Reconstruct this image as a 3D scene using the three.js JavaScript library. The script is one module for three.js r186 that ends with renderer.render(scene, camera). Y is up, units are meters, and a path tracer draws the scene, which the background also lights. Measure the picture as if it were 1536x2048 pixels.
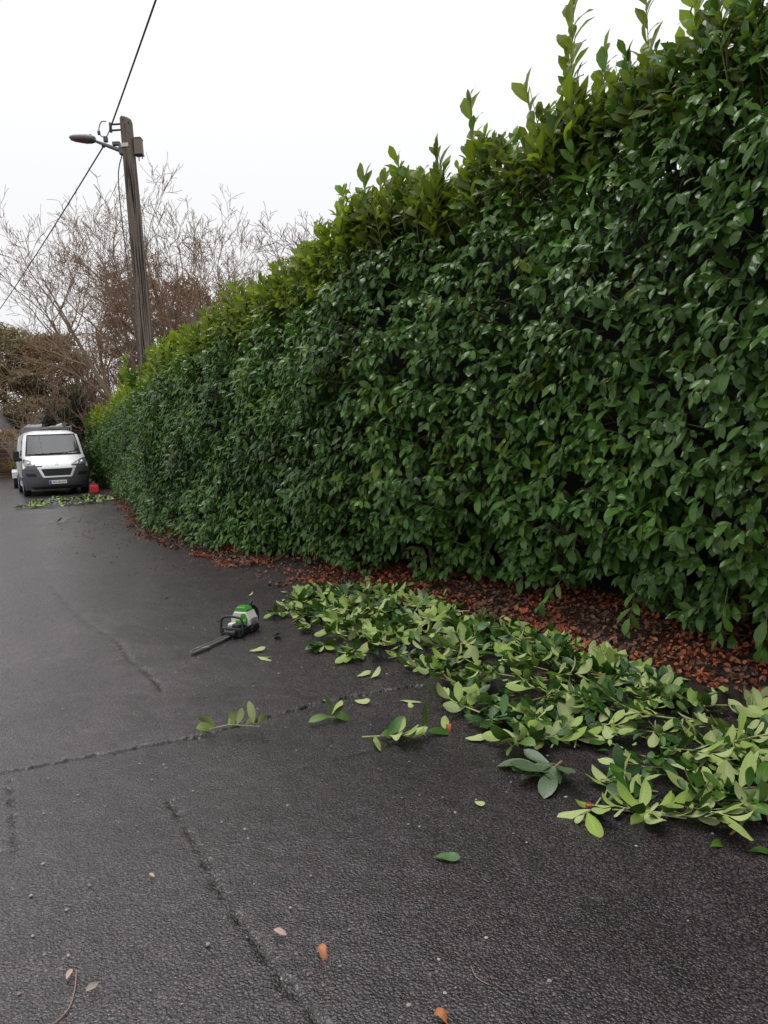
import * as THREE from 'three';
import { RoundedBoxGeometry } from 'three/addons/geometries/RoundedBoxGeometry.js';
import { mergeGeometries, mergeVertices, toCreasedNormals } from 'three/addons/utils/BufferGeometryUtils.js';
import { createNoise2D, createNoise3D } from 'simplex-noise';

// ------------------------------------------------------------------ camera, sky, sun, exposure
const scene = new THREE.Scene();
const camera = new THREE.PerspectiveCamera(67.3, 768 / 1024, 0.05, 600);
camera.position.set(0, 1.55, 0);
camera.rotation.order = 'YXZ';
camera.rotation.set(-0.09843, 0, -0.04);
scene.add(camera);

{ // overcast sky: even pale cloud, a little brighter overhead
  const w = 256, h = 128, d = new Float32Array(w * h * 4);
  for (let j = 0; j < h; j++) for (let i = 0; i < w; i++) {
    const el = ((j + 0.5) / h - 0.5) * Math.PI, s = Math.max(0, Math.sin(el));
    const L = 0.93 + 0.95 * Math.pow(s, 2.4), k = (j * w + i) * 4;
    d[k] = L * 0.985; d[k + 1] = L * 0.99; d[k + 2] = L * 1.01; d[k + 3] = 1;
  }
  const t = new THREE.DataTexture(d, w, h, THREE.RGBAFormat, THREE.FloatType);
  t.mapping = THREE.EquirectangularReflectionMapping; t.magFilter = THREE.LinearFilter; t.minFilter = THREE.LinearFilter;
  t.wrapS = THREE.RepeatWrapping; t.needsUpdate = true;
  scene.background = t; scene.environment = t;
}
const sun = new THREE.DirectionalLight(new THREE.Color(1, 0.96, 0.9), 1.1);
sun.position.set(-14, 40, -22); sun.target.position.set(0, 0, -8);
sun.castShadow = true; sun.shadow.radius = 45; sun.shadow.mapSize.set(2048, 2048);
Object.assign(sun.shadow.camera, { left: -40, right: 40, top: 40, bottom: -40, near: 1, far: 140 });
scene.add(sun, sun.target);
const renderer = new THREE.WebGLRenderer({ antialias: true });
renderer.toneMapping = THREE.LinearToneMapping;
renderer.toneMappingExposure = 1.0;
renderer.shadowMap.enabled = true;

// ------------------------------------------------------------------ helpers
let seed = 20240117;
const rnd = () => { seed |= 0; seed = (seed + 0x6d2b79f5) | 0; let t = Math.imul(seed ^ (seed >>> 15), 1 | seed); t = (t + Math.imul(t ^ (t >>> 7), 61 | t)) ^ t; return ((t ^ (t >>> 14)) >>> 0) / 4294967296; };
const rr = (a, b) => a + (b - a) * rnd();
const gauss = () => (rnd() + rnd() + rnd() + rnd() - 2) * 0.85;
const noise2 = createNoise2D(rnd), noise3 = createNoise3D(rnd);
const V = (x, y, z) => new THREE.Vector3(x, y, z);
const clamp = (x, a, b) => Math.min(b, Math.max(a, x));
const lerp = (a, b, t) => a + (b - a) * t;
const smooth = (a, b, x) => { const t = clamp((x - a) / (b - a), 0, 1); return t * t * (3 - 2 * t); };
const RGB = (r, g, b) => new THREE.Color().setRGB(r, g, b);
const UPV = V(0, 1, 0);

const taken = new Map();
function numbered(name) { const n = taken.get(name) ?? 0; taken.set(name, n + 1); return n ? `${name}_${String(n).padStart(3, '0')}` : name; }
function tag(o, label, category, group) { o.userData.label = label; o.userData.category = category; if (group) o.userData.group = group; return o; }
function thing(name, label, category, pos = [0, 0, 0], turn = 0, group) {
  const o = new THREE.Group(); o.name = numbered(name); scene.add(o); o.position.set(...pos); o.rotation.y = turn;
  return tag(o, label, category, group);
}
function part(name, geo, mat, parent) {
  const m = new THREE.Mesh(geo, mat); m.name = name; m.castShadow = m.receiveShadow = true; parent.add(m); return m;
}
function structure(name, geo, mat) { const m = part(numbered(name), geo, mat, scene); m.userData.kind = 'structure'; return m; }
function copyThing(src, base, label, group) {
  const c = src.clone(); c.name = numbered(base); scene.add(c);
  c.userData = { ...src.userData }; if (label) c.userData.label = label; if (group) c.userData.group = group;
  return c;
}
const std = (c, roughness = 0.8, extra = {}) => new THREE.MeshPhysicalMaterial({ color: Array.isArray(c) ? RGB(...c) : c, roughness, ...extra });

class MB { // raw triangles
  constructor() { this.p = []; this.i = []; this.c = null; }
  v(x, y, z) { this.p.push(x, y, z); return this.p.length / 3 - 1; }
  t(a, b, c) { this.i.push(a, b, c); }
  q(a, b, c, d) { this.i.push(a, b, c, a, c, d); }
  tube(pts, radii, sides = 5, cap = true) {
    const n = pts.length; let prev = null, ref = V(0, 1, 0);
    const T = V(), A = V(), B = V();
    for (let k = 0; k < n; k++) {
      T.copy(pts[Math.min(n - 1, k + 1)]).sub(pts[Math.max(0, k - 1)]).normalize();
      if (k === 0) { ref.set(Math.abs(T.y) > 0.9 ? 1 : 0, Math.abs(T.y) > 0.9 ? 0 : 1, 0); A.crossVectors(T, ref).normalize(); }
      else { A.addScaledVector(T, -A.dot(T)).normalize(); }
      B.crossVectors(T, A);
      const ring = [], r = Array.isArray(radii) ? radii[k] : radii;
      for (let s = 0; s < sides; s++) {
        const a = s / sides * Math.PI * 2, cx = Math.cos(a) * r, sx = Math.sin(a) * r;
        ring.push(this.v(pts[k].x + A.x * cx + B.x * sx, pts[k].y + A.y * cx + B.y * sx, pts[k].z + A.z * cx + B.z * sx));
      }
      if (prev) for (let s = 0; s < sides; s++) this.q(prev[s], prev[(s + 1) % sides], ring[(s + 1) % sides], ring[s]);
      if (cap && (k === 0 || k === n - 1)) for (let s = 1; s < sides - 1; s++) k === 0 ? this.t(ring[0], ring[s + 1], ring[s]) : this.t(ring[0], ring[s], ring[s + 1]);
      prev = ring;
    }
    return this;
  }
  geo(creased) {
    let g = new THREE.BufferGeometry();
    g.setAttribute('position', new THREE.Float32BufferAttribute(this.p, 3));
    g.setIndex(this.i);
    if (creased) return toCreasedNormals(g, creased);
    g.computeVertexNormals();
    return g;
  }
}
const bx = (w, h, d, x = 0, y = 0, z = 0, r = 0.01, rot) => {
  const g = new RoundedBoxGeometry(w, h, d, 2, Math.min(r, w / 2.1, h / 2.1, d / 2.1));
  if (rot) g.rotateX(rot[0]).rotateY(rot[1]).rotateZ(rot[2]);
  return g.translate(x, y, z);
};
const tubeGeo = (pts, r, sides = 8) => new MB().tube(pts.map((p) => V(...p)), r, sides).geo();
const curveGeo = (pts, r, n = 24, sides = 8, closed = false) => new THREE.TubeGeometry(new THREE.CatmullRomCurve3(pts.map((p) => V(...p)), closed, 'centripetal'), n, r, sides, closed);
const merge = (list) => mergeGeometries(list.map((g) => { const n = g.index ? g.toNonIndexed() : g.clone(); for (const k of Object.keys(n.attributes)) if (k !== 'position' && k !== 'normal') n.deleteAttribute(k); return n; }));
const cyl = (r0, r1, h, x, y, z, seg = 20) => new THREE.CylinderGeometry(r0, r1, h, seg).translate(x, y, z);

function dataTex(w, h, fn, srgb = false, rep = true) {
  const d = new Uint8Array(w * h * 4);
  for (let j = 0; j < h; j++) for (let i = 0; i < w; i++) { const c = fn(i, j), k = (j * w + i) * 4; d[k] = clamp(c[0], 0, 255); d[k + 1] = clamp(c[1], 0, 255); d[k + 2] = clamp(c[2], 0, 255); d[k + 3] = 255; }
  const t = new THREE.DataTexture(d, w, h); t.magFilter = THREE.LinearFilter; t.minFilter = THREE.LinearMipmapLinearFilter; t.generateMipmaps = true;
  if (rep) t.wrapS = t.wrapT = THREE.RepeatWrapping;
  if (srgb) t.colorSpace = THREE.SRGBColorSpace;
  t.needsUpdate = true; return t;
}

// ------------------------------------------------------------------ ground, road
const ROADTILE = 3.2;
const roadTex = (() => { // stone chippings of uneven size, some proud of the dark binder
  const N = 2048, C = 410, cell = N / C, n = C * C, px = new Float32Array(n), py = new Float32Array(n), ra = new Float32Array(n), ht = new Float32Array(n), br = new Float32Array(n), wm = new Float32Array(n), sk = new Float32Array(n);
  for (let k = 0; k < n; k++) { px[k] = rnd(); py[k] = rnd(); ra[k] = 0.3 + 0.65 * rnd(); ht[k] = 0.25 + 0.75 * rnd(); const q = rnd(); br[k] = 0.62 + 0.7 * rnd() + (q > 0.975 ? 0.8 * rnd() : 0); wm[k] = rnd() - 0.5; sk[k] = rnd() * 3.14; }
  const hgt = new Uint8Array(N * N * 4), col = new Uint8Array(N * N * 4), rgh = new Uint8Array(N * N * 4);
  for (let j = 0; j < N; j++) for (let i = 0; i < N; i++) {
    const gx = i / cell, gy = j / cell, cx = Math.floor(gx), cy = Math.floor(gy);
    let best = 0, id = -1;
    for (let b = -1; b <= 1; b++) for (let a = -1; a <= 1; a++) {
      const k = ((cy + b + C) % C) * C + (cx + a + C) % C, dx = cx + a + px[k] - gx, dy = cy + b + py[k] - gy, co = Math.cos(sk[k]), si = Math.sin(sk[k]), ex = dx * co + dy * si, ey = (dy * co - dx * si) * 1.35;
      const d = Math.max(Math.abs(ex) + 0.35 * Math.abs(ey), Math.sqrt(ex * ex + ey * ey)) / ra[k]; if (d < 1) { const h = ht[k] * Math.sqrt(1 - d * d); if (h > best) { best = h; id = k; } }
    }
    const f = rnd(), k = (j * N + i) * 4, on = smooth(0.03, 0.3, best);
    hgt[k] = hgt[k + 1] = hgt[k + 2] = clamp(best * 0.9 + 0.1 * f, 0, 1) * 255; hgt[k + 3] = 255;
    const v = (id < 0 ? 0.58 : lerp(0.58, br[id], on)) * (0.84 + 0.32 * f) * 140, w = id < 0 ? 0 : wm[id] * on;
    col[k] = clamp(v * (1 + 0.09 * w), 0, 255); col[k + 1] = clamp(v * 0.985, 0, 255); col[k + 2] = clamp(v * (1 - 0.08 * w), 0, 255); col[k + 3] = 255;
    const r = 165 + 45 * (1 - on) + 60 * w; rgh[k] = rgh[k + 1] = rgh[k + 2] = clamp(r, 0, 255); rgh[k + 3] = 255;
  }
  const mk = (d, srgb) => { const t = new THREE.DataTexture(d, N, N); t.wrapS = t.wrapT = THREE.RepeatWrapping; t.magFilter = THREE.LinearFilter; t.minFilter = THREE.LinearMipmapLinearFilter; t.generateMipmaps = true; if (srgb) t.colorSpace = THREE.SRGBColorSpace; t.needsUpdate = true; return t; };
  return { color: mk(col, true), height: mk(hgt, false), rough: mk(rgh, false) };
})();

const soilTex = dataTex(512, 512, (i, j) => { const n = 0.5 + 0.5 * noise2(i / 9, j / 9), m = 0.5 + 0.5 * noise2(i / 40 + 7, j / 40), f = rnd(); const v = 60 + 70 * n * m + 50 * f; return [v * 1.1, v, v * 0.86]; }, true);

structure('ground', (() => { const g = new THREE.PlaneGeometry(700, 700, 40, 40).rotateX(-Math.PI / 2).translate(0, -0.06, -100); const uv = g.attributes.uv; for (let k = 0; k < uv.count; k++) uv.setXY(k, uv.getX(k) * 300, uv.getY(k) * 300); return g; })(),
  std([0.2, 0.17, 0.1], 0.95, { map: soilTex }));

// joints and cracks of the road: [points, half width, depth]
const cracks = [
  [[[-3.4, -3.02], [-1.91, -3.6], [-1.45, -3.79], [-0.98, -3.97], [-0.66, -4.24], [-0.42, -4.41], [-0.1, -4.55], [0.18, -4.66]], 0.016, 0.02],
  [[[-0.99, -3.24], [-0.96, -3.19], [-0.86, -3.0], [-0.76, -2.81], [-0.6, -2.5], [-0.42, -2.21], [-0.36, -2.1], [-0.23, -1.92], [0.05, -1.5]], 0.006, 0.009],
  [[[-1.82, -3.51], [-1.66, -3.2], [-1.48, -2.86], [-1.54, -2.85], [-1.9, -2.8]], 0.006, 0.009],
  [[[-0.21, -3.64], [0.0, -3.76], [0.19, -3.85]], 0.006, 0.004],
  [[[-0.99, -3.24], [-0.6, -3.42], [-0.21, -3.64]], 0.005, 0.002],
  [[[-3.87, -8.73], [-3.1, -7.4], [-2.62, -6.64], [-2.36, -6.3], [-2.11, -5.92], [-1.9, -5.5], [-1.63, -5.09], [-1.45, -4.75]], 0.013, 0.007],
];
function crackAt(x, z) {
  let best = 0, wob = noise2(x * 7, z * 7) * 0.014 + noise2(x * 37, z * 37) * 0.008;
  for (const [pts, w, d] of cracks) for (let k = 0; k < pts.length - 1; k++) {
    const [ax, az] = pts[k], [bx2, bz] = pts[k + 1], dx = bx2 - ax, dz = bz - az;
    const t = clamp(((x - ax) * dx + (z - az) * dz) / (dx * dx + dz * dz), 0, 1);
    const ex = x - ax - dx * t, ez = z - az - dz * t; if (Math.abs(ex) + Math.abs(ez) > 0.12) continue;
    const dist = Math.abs(Math.hypot(ex, ez) + wob), ww = w * (0.75 + 0.6 * noise2(x * 4 + 9, z * 4));
    const q = (1 - smooth(ww * 0.5, ww * 1.5 + 0.004, dist)) * d; if (q > best) best = q;
  }
  return best;
}
function buildRoad() {
  const lines = (list) => { const out = []; for (const [a, b, st] of list) for (let x = a; x < b - 1e-6; x += st) out.push(x); out.push(list[list.length - 1][1]); return out; };
  const xs = lines([[-48, -8, 2], [-8, -4.2, 0.2], [-4.2, -2.2, 0.03], [-2.2, 1.0, 0.0115], [1.0, 5, 0.1]]);
  const zs = lines([[-47, -12, 0.5], [-12, -9, 0.1], [-9, -5, 0.03], [-5, -1.7, 0.0115], [-1.7, 8, 0.4]]);
  const nx = xs.length, nz = zs.length, p = new Float32Array(nx * nz * 3), uv = new Float32Array(nx * nz * 2), c = new Float32Array(nx * nz * 3), ix = new Uint32Array((nx - 1) * (nz - 1) * 6);
  for (let j = 0; j < nz; j++) for (let i = 0; i < nx; i++) {
    const x = xs[i], z = zs[j], k = j * nx + i;
    const cr = (z > -9 && z < -1.2 && x > -4.2 && x < 1) ? crackAt(x, z) : 0;
    // camber dips and patch edges of a resurfaced lane, a few millimetres
    const y = 0.004 * noise2(x * 0.9, z * 0.9) + 0.0015 * noise2(x * 6, z * 6) - cr;
    p[k * 3] = x; p[k * 3 + 1] = y; p[k * 3 + 2] = z; uv[k * 2] = x / ROADTILE; uv[k * 2 + 1] = -z / ROADTILE;
    // patches of worn and stained surfacing, ragged at their edges
    const big = noise2(x * 0.35 + 3, z * 0.16), mid = noise2(x * 1.3, z * 1.1 + 5), sm = noise2(x * 5.5, z * 5.5), tiny = noise2(x * 19, z * 19);
    const stain = smooth(0.05, 0.5, 0.45 * mid + 0.45 * big + 0.2 * sm + 0.12 * tiny);
    const worn = smooth(0.1, 0.5, 0.6 * noise2(x * 0.5 + 40, z * 0.22) + 0.3 * noise2(x * 2.2, z * 2.2 + 17) + 0.12 * tiny);
    let v = 1.0 + 0.1 * sm + 0.08 * tiny + 0.08 * mid - 0.36 * stain + 0.34 * worn;
    // tone steps at the long joint: darker on this side, paler beyond it
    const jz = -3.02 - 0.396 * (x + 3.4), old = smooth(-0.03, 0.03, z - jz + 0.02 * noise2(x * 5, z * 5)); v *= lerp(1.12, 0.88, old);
    const dirt = clamp(cr / 0.004, 0, 1);
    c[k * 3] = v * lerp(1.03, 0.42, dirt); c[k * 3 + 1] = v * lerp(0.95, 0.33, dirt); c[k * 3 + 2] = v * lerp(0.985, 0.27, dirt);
  }
  let q = 0;
  for (let j = 0; j < nz - 1; j++) for (let i = 0; i < nx - 1; i++) { const a = j * nx + i, b = a + 1, d = a + nx, e = d + 1; ix[q++] = a; ix[q++] = d; ix[q++] = b; ix[q++] = b; ix[q++] = d; ix[q++] = e; }
  const g = new THREE.BufferGeometry();
  g.setAttribute('position', new THREE.BufferAttribute(p, 3)); g.setAttribute('uv', new THREE.BufferAttribute(uv, 2)); g.setAttribute('color', new THREE.BufferAttribute(c, 3)); g.setIndex(new THREE.BufferAttribute(ix, 1));
  g.computeVertexNormals();
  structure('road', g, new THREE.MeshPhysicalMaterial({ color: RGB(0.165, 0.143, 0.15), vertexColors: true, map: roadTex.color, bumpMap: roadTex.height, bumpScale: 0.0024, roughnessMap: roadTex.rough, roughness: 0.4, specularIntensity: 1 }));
}
buildRoad();

// ------------------------------------------------------------------ hedge line (face of the hedge, in plan)
const facePts = [[-10.9, -28.8], [-9.55, -26.8], [-8.4, -24.6], [-6.1, -19.2], [-3.95, -13.7], [-2.95, -11.9], [-2.05, -10.6], [-1.2, -9.3], [-0.62, -8.1], [0.15, -7.2], [0.98, -6.4], [1.5, -5.6], [2.0, -4.6], [2.42, -3.7], [3.2, -2], [4.0, -0.2]];
const faceCurve = new THREE.CatmullRomCurve3(facePts.map(([x, z]) => V(x, 0, z)), false, 'centripetal');
const FN = 400, faceSamp = faceCurve.getSpacedPoints(FN), faceLen = faceCurve.getLength();
function face(t) { // t in 0..1 along: position, along, out (towards the road)
  const f = clamp(t, 0, 1) * FN, k = Math.min(FN - 1, Math.floor(f)), a = faceSamp[k], b = faceSamp[k + 1];
  const a0 = faceSamp[Math.max(0, k - 6)], b0 = faceSamp[Math.min(FN, k + 7)];
  const T = V(b0.x - a0.x, 0, b0.z - a0.z).normalize();
  return { p: V(lerp(a.x, b.x, f - k), 0, lerp(a.z, b.z, f - k)), T, N: V(-T.z, 0, T.x) };
}
if (face(0.7).N.x > 0) console.log('hedge normal flipped');
function tAtZ(z) { let best = 0, d = 1e9; for (let k = 0; k <= FN; k++) { const e = Math.abs(faceSamp[k].z - z); if (e < d) { d = e; best = k / FN; } } return best; }
const topOf = (z) => { const P = [[-29, 2.75], [-27, 2.95], [-25, 3.2], [-20.5, 3.35], [-19.5, 3.3], [-14.5, 3.3], [-12.6, 3.25], [-11.5, 3.4], [-10, 3.6], [-8.4, 3.62], [-7.9, 3.88], [-7.4, 3.88], [-7, 3.78], [-6, 3.95], [-5, 3.95], [-4, 3.98], [0, 4]]; for (let k = 0; k < P.length - 1; k++) if (z <= P[k + 1][0]) return lerp(P[k][1], P[k + 1][1], clamp((z - P[k][0]) / (P[k + 1][0] - P[k][0]), 0, 1)); return 3.85; };
// how far the foliage stands out of the face line at height y
function bulge(s, y, top) {
  const u = y / top, far = smooth(0.74, 0.6, s / faceLen) * smooth(0.04, 0.2, s / faceLen);
  let o = lerp(-0.3, 0.08, far) * (1 - smooth(0.05, 0.3, u)) - 0.32 * smooth(0.55, 1.0, u) + 0.1;
  o += 0.1 * noise2(s * 0.55, y * 0.8) + 0.045 * noise2(s * 1.7 + 11, y * 1.9);
  return o;
}

// verge of soil under the hedge
{
  const mb = new MB(), cols = [0.42, 0.3, 0.1, -0.3, -0.9, -2.2, -5], n = 300, rows = [];
  for (let k = 0; k <= n; k++) {
    const f = face(k / n), s = k / n * faceLen, row = [];
    cols.forEach((c, j) => {
      const edge = j < 2 ? 0.1 * noise2(s * 1.4, 3) + 0.06 * noise2(s * 4, 9) : 0, q = f.p.clone().addScaledVector(f.N, c + edge);
      const y = [-0.02, 0.022, 0.06, 0.13, 0.22, 0.3, 0.3][j] + (j > 0 && j < 6 ? 0.02 * noise2(q.x * 2.3, q.z * 2.3) : 0);
      row.push(mb.v(q.x, y, q.z));
    });
    rows.push(row);
  }
  for (let k = 0; k < n; k++) for (let j = 0; j < cols.length - 1; j++) mb.q(rows[k][j], rows[k][j + 1], rows[k + 1][j + 1], rows[k + 1][j]);
  const g = mb.geo(), P = g.attributes.position, uv = new Float32Array(P.count * 2);
  for (let k = 0; k < P.count; k++) { uv[2 * k] = P.getX(k) / 0.8; uv[2 * k + 1] = P.getZ(k) / 0.8; }
  g.setAttribute('uv', new THREE.BufferAttribute(uv, 2));
  structure('soil_verge', g, std([0.1, 0.065, 0.045], 0.95, { map: soilTex, bumpMap: soilTex, bumpScale: 0.02 }));
}

// ------------------------------------------------------------------ leaves
const leafMaps = (() => {
  const W = 128, H = 256, vein = (i, j) => {
    const u = (i + 0.5) / W * 2 - 1, v = (j + 0.5) / H, au = Math.abs(u);
    const mid = Math.exp(-au * au / (0.0028 * (1.3 - v))), s = (v * 9.5 - au * 1.15), fr = s - Math.floor(s), side = Math.exp(-Math.pow((fr - 0.5) / 0.09, 2)) * (1 - mid) * smooth(1, 0.7, au);
    return { mid, side, n: noise2(i / 17, j / 17) * 0.5 + noise2(i / 5, j / 5) * 0.25 };
  };
  return {
    top: dataTex(W, H, (i, j) => { const { mid, side, n } = vein(i, j); const b = 205 + 14 * n; return [b + 45 * mid + 12 * side, b + 40 * mid + 10 * side, b + 20 * mid + 5 * side]; }, true, false),
    under: dataTex(W, H, (i, j) => { const { mid, side, n } = vein(i, j); const b = 222 + 12 * n; return [b + 30 * mid - 18 * side, b + 28 * mid - 12 * side, b + 30 * mid - 18 * side]; }, true, false),
    bump: dataTex(W, H, (i, j) => { const { mid, side, n } = vein(i, j); const b = 150 - 90 * mid - 60 * side + 10 * n; return [b, b, b]; }, false, false),
  };
})();
// A leaf lies along +z from its stalk, upper face +y. Two skins a millimetre apart when double.
function leafGeo(L, W, o = {}) {
  const { curl = 0.15, fold = 0.25, wave = 0, twist = 0, n = 7, double = false, ph = 0, wide = 0.58 } = o;
  const pos = [], uv = [], idx = [], groups = [];
  const skin = (off, flip) => {
    const base = pos.length / 3, start = idx.length;
    for (let k = 0; k <= n; k++) {
      const t = k / n, tt = clamp((t - 0.07) / 0.93, 0, 1);
      let w = t < 0.07 ? 0.025 * W : W / 2 * Math.pow(Math.sin(Math.PI * Math.pow(tt, wide < 0.5 ? 0.8 : 1.22)), 0.54);
      if (k === n) w = W * 0.02; w = Math.max(w, 0.022 * W);
      const a = curl * t, z = L * t * (1 - 0.15 * curl * curl * t * t), y0 = -L * curl * t * t * 0.5;
      for (let s = -1; s <= 1; s++) {
        const e = Math.abs(s), x = s * w * Math.cos(fold), y = y0 + e * w * Math.sin(fold) + e * wave * W * Math.sin(t * 11 + ph + s);
        const tw = twist * t, X = x * Math.cos(tw) - (y - y0) * Math.sin(tw), Y = y0 + x * Math.sin(tw) + (y - y0) * Math.cos(tw);
        pos.push(X, Y + off * (1 - 0.7 * e), z); uv.push(0.5 + 0.5 * s, t);
      }
    }
    for (let k = 0; k < n; k++) for (let s = 0; s < 2; s++) {
      const p = base + k * 3 + s, q = p + 3;
      flip ? idx.push(p, q + 1, q, p, p + 1, q + 1) : idx.push(p, q, q + 1, p, q + 1, p + 1);
    }
    groups.push([start, idx.length - start]);
  };
  skin(0, false); if (double) skin(-0.0012, true);
  const g = new THREE.BufferGeometry();
  g.setAttribute('position', new THREE.Float32BufferAttribute(pos, 3)); g.setAttribute('uv', new THREE.Float32BufferAttribute(uv, 2)); g.setIndex(idx);
  if (double) groups.forEach(([a, c], m) => g.addGroup(a, c, m));
  g.computeVertexNormals();
  return g;
}
const _m = new THREE.Matrix4(), _x = V(), _y = V(), _z = V();
function leafMatrix(pos, dir, up, scale) {
  _z.copy(dir).normalize(); _y.copy(up).addScaledVector(_z, -up.dot(_z)).normalize(); _x.crossVectors(_y, _z);
  return new THREE.Matrix4().makeBasis(_x.clone().multiplyScalar(scale), _y.clone().multiplyScalar(scale), _z.clone().multiplyScalar(scale)).setPosition(pos);
}
const randDir = () => { const v = V(); do v.set(rr(-1, 1), rr(-1, 1), rr(-1, 1)); while (v.lengthSq() > 1 || v.lengthSq() < 0.01); return v.normalize(); };

const hedgeLeafMat = new THREE.MeshPhysicalMaterial({ color: RGB(0.1, 0.235, 0.033), vertexColors: true, map: leafMaps.top, roughness: 0.92, specularIntensity: 0.2, clearcoat: 0.55, clearcoatRoughness: 0.18, transmission: 0.32, thickness: 0 });
const hedgeLeafGeos = [
  ...[6, 4, 3].flatMap((n) => [leafGeo(0.135, 0.061, { curl: 0.45, fold: 0.25, n }), leafGeo(0.12, 0.056, { curl: 0.8, fold: 0.18, wave: 0.03, n }),
    leafGeo(0.125, 0.059, { curl: 0.15, fold: 0.35, twist: 0.3, n }), leafGeo(0.108, 0.053, { curl: 0.6, fold: 0.1, twist: -0.4, wave: 0.04, n, ph: 2 })]),
]; // four shapes, finer for single leaves, plainer for the mass
function mergeLeaves(list, far) {
  const geos = hedgeLeafGeos.slice(far ? 8 : 4, far ? 12 : 8), nv = geos[0].attributes.position.count, ni = geos[0].index.count, N = list.length;
  const P = new Float32Array(N * nv * 3), Nn = new Float32Array(N * nv * 3), U = new Float32Array(N * nv * 2), C = new Float32Array(N * nv * 3), I = new Uint32Array(N * ni);
  const a = V(), b = V();
  list.forEach((l, k) => {
    const g = geos[Math.floor(rnd() * 4)], p = g.attributes.position, n = g.attributes.normal, u = g.attributes.uv, o = k * nv;
    for (let j = 0; j < nv; j++) {
      a.fromBufferAttribute(p, j).applyMatrix4(l.m); b.fromBufferAttribute(n, j).transformDirection(l.m);
      P.set([a.x, a.y, a.z], (o + j) * 3); Nn.set([b.x, b.y, b.z], (o + j) * 3); U.set([u.getX(j), u.getY(j)], (o + j) * 2); C.set([l.c.r, l.c.g, l.c.b], (o + j) * 3);
    }
    for (let j = 0; j < ni; j++) I[k * ni + j] = g.index.getX(j) + o;
  });
  const g = new THREE.BufferGeometry();
  g.setAttribute('position', new THREE.BufferAttribute(P, 3)); g.setAttribute('normal', new THREE.BufferAttribute(Nn, 3)); g.setAttribute('uv', new THREE.BufferAttribute(U, 2)); g.setAttribute('color', new THREE.BufferAttribute(C, 3)); g.setIndex(new THREE.BufferAttribute(I, 1));
  return g;
}
const freshLeafMat = hedgeLeafMat.clone(); freshLeafMat.transmission = 0.6; freshLeafMat.color.setRGB(0.165, 0.27, 0.025);
const woodMat = std([0.16, 0.11, 0.075], 0.85);
const shootMat = std([0.12, 0.13, 0.05], 0.7);

const eye = V(0, 1.55, 0), viewDir = V(0, 0, -1).applyEuler(camera.rotation);
function inFrame(p) { // rough frame test for choosing which leaves become parts
  const d = p.clone().sub(eye); const q = d.applyEuler(new THREE.Euler(0.09843, 0, 0)); return q.z < -0.5 && Math.abs(q.x / q.z) < 0.48 && Math.abs(q.y / q.z) < 0.64;
}

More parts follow.
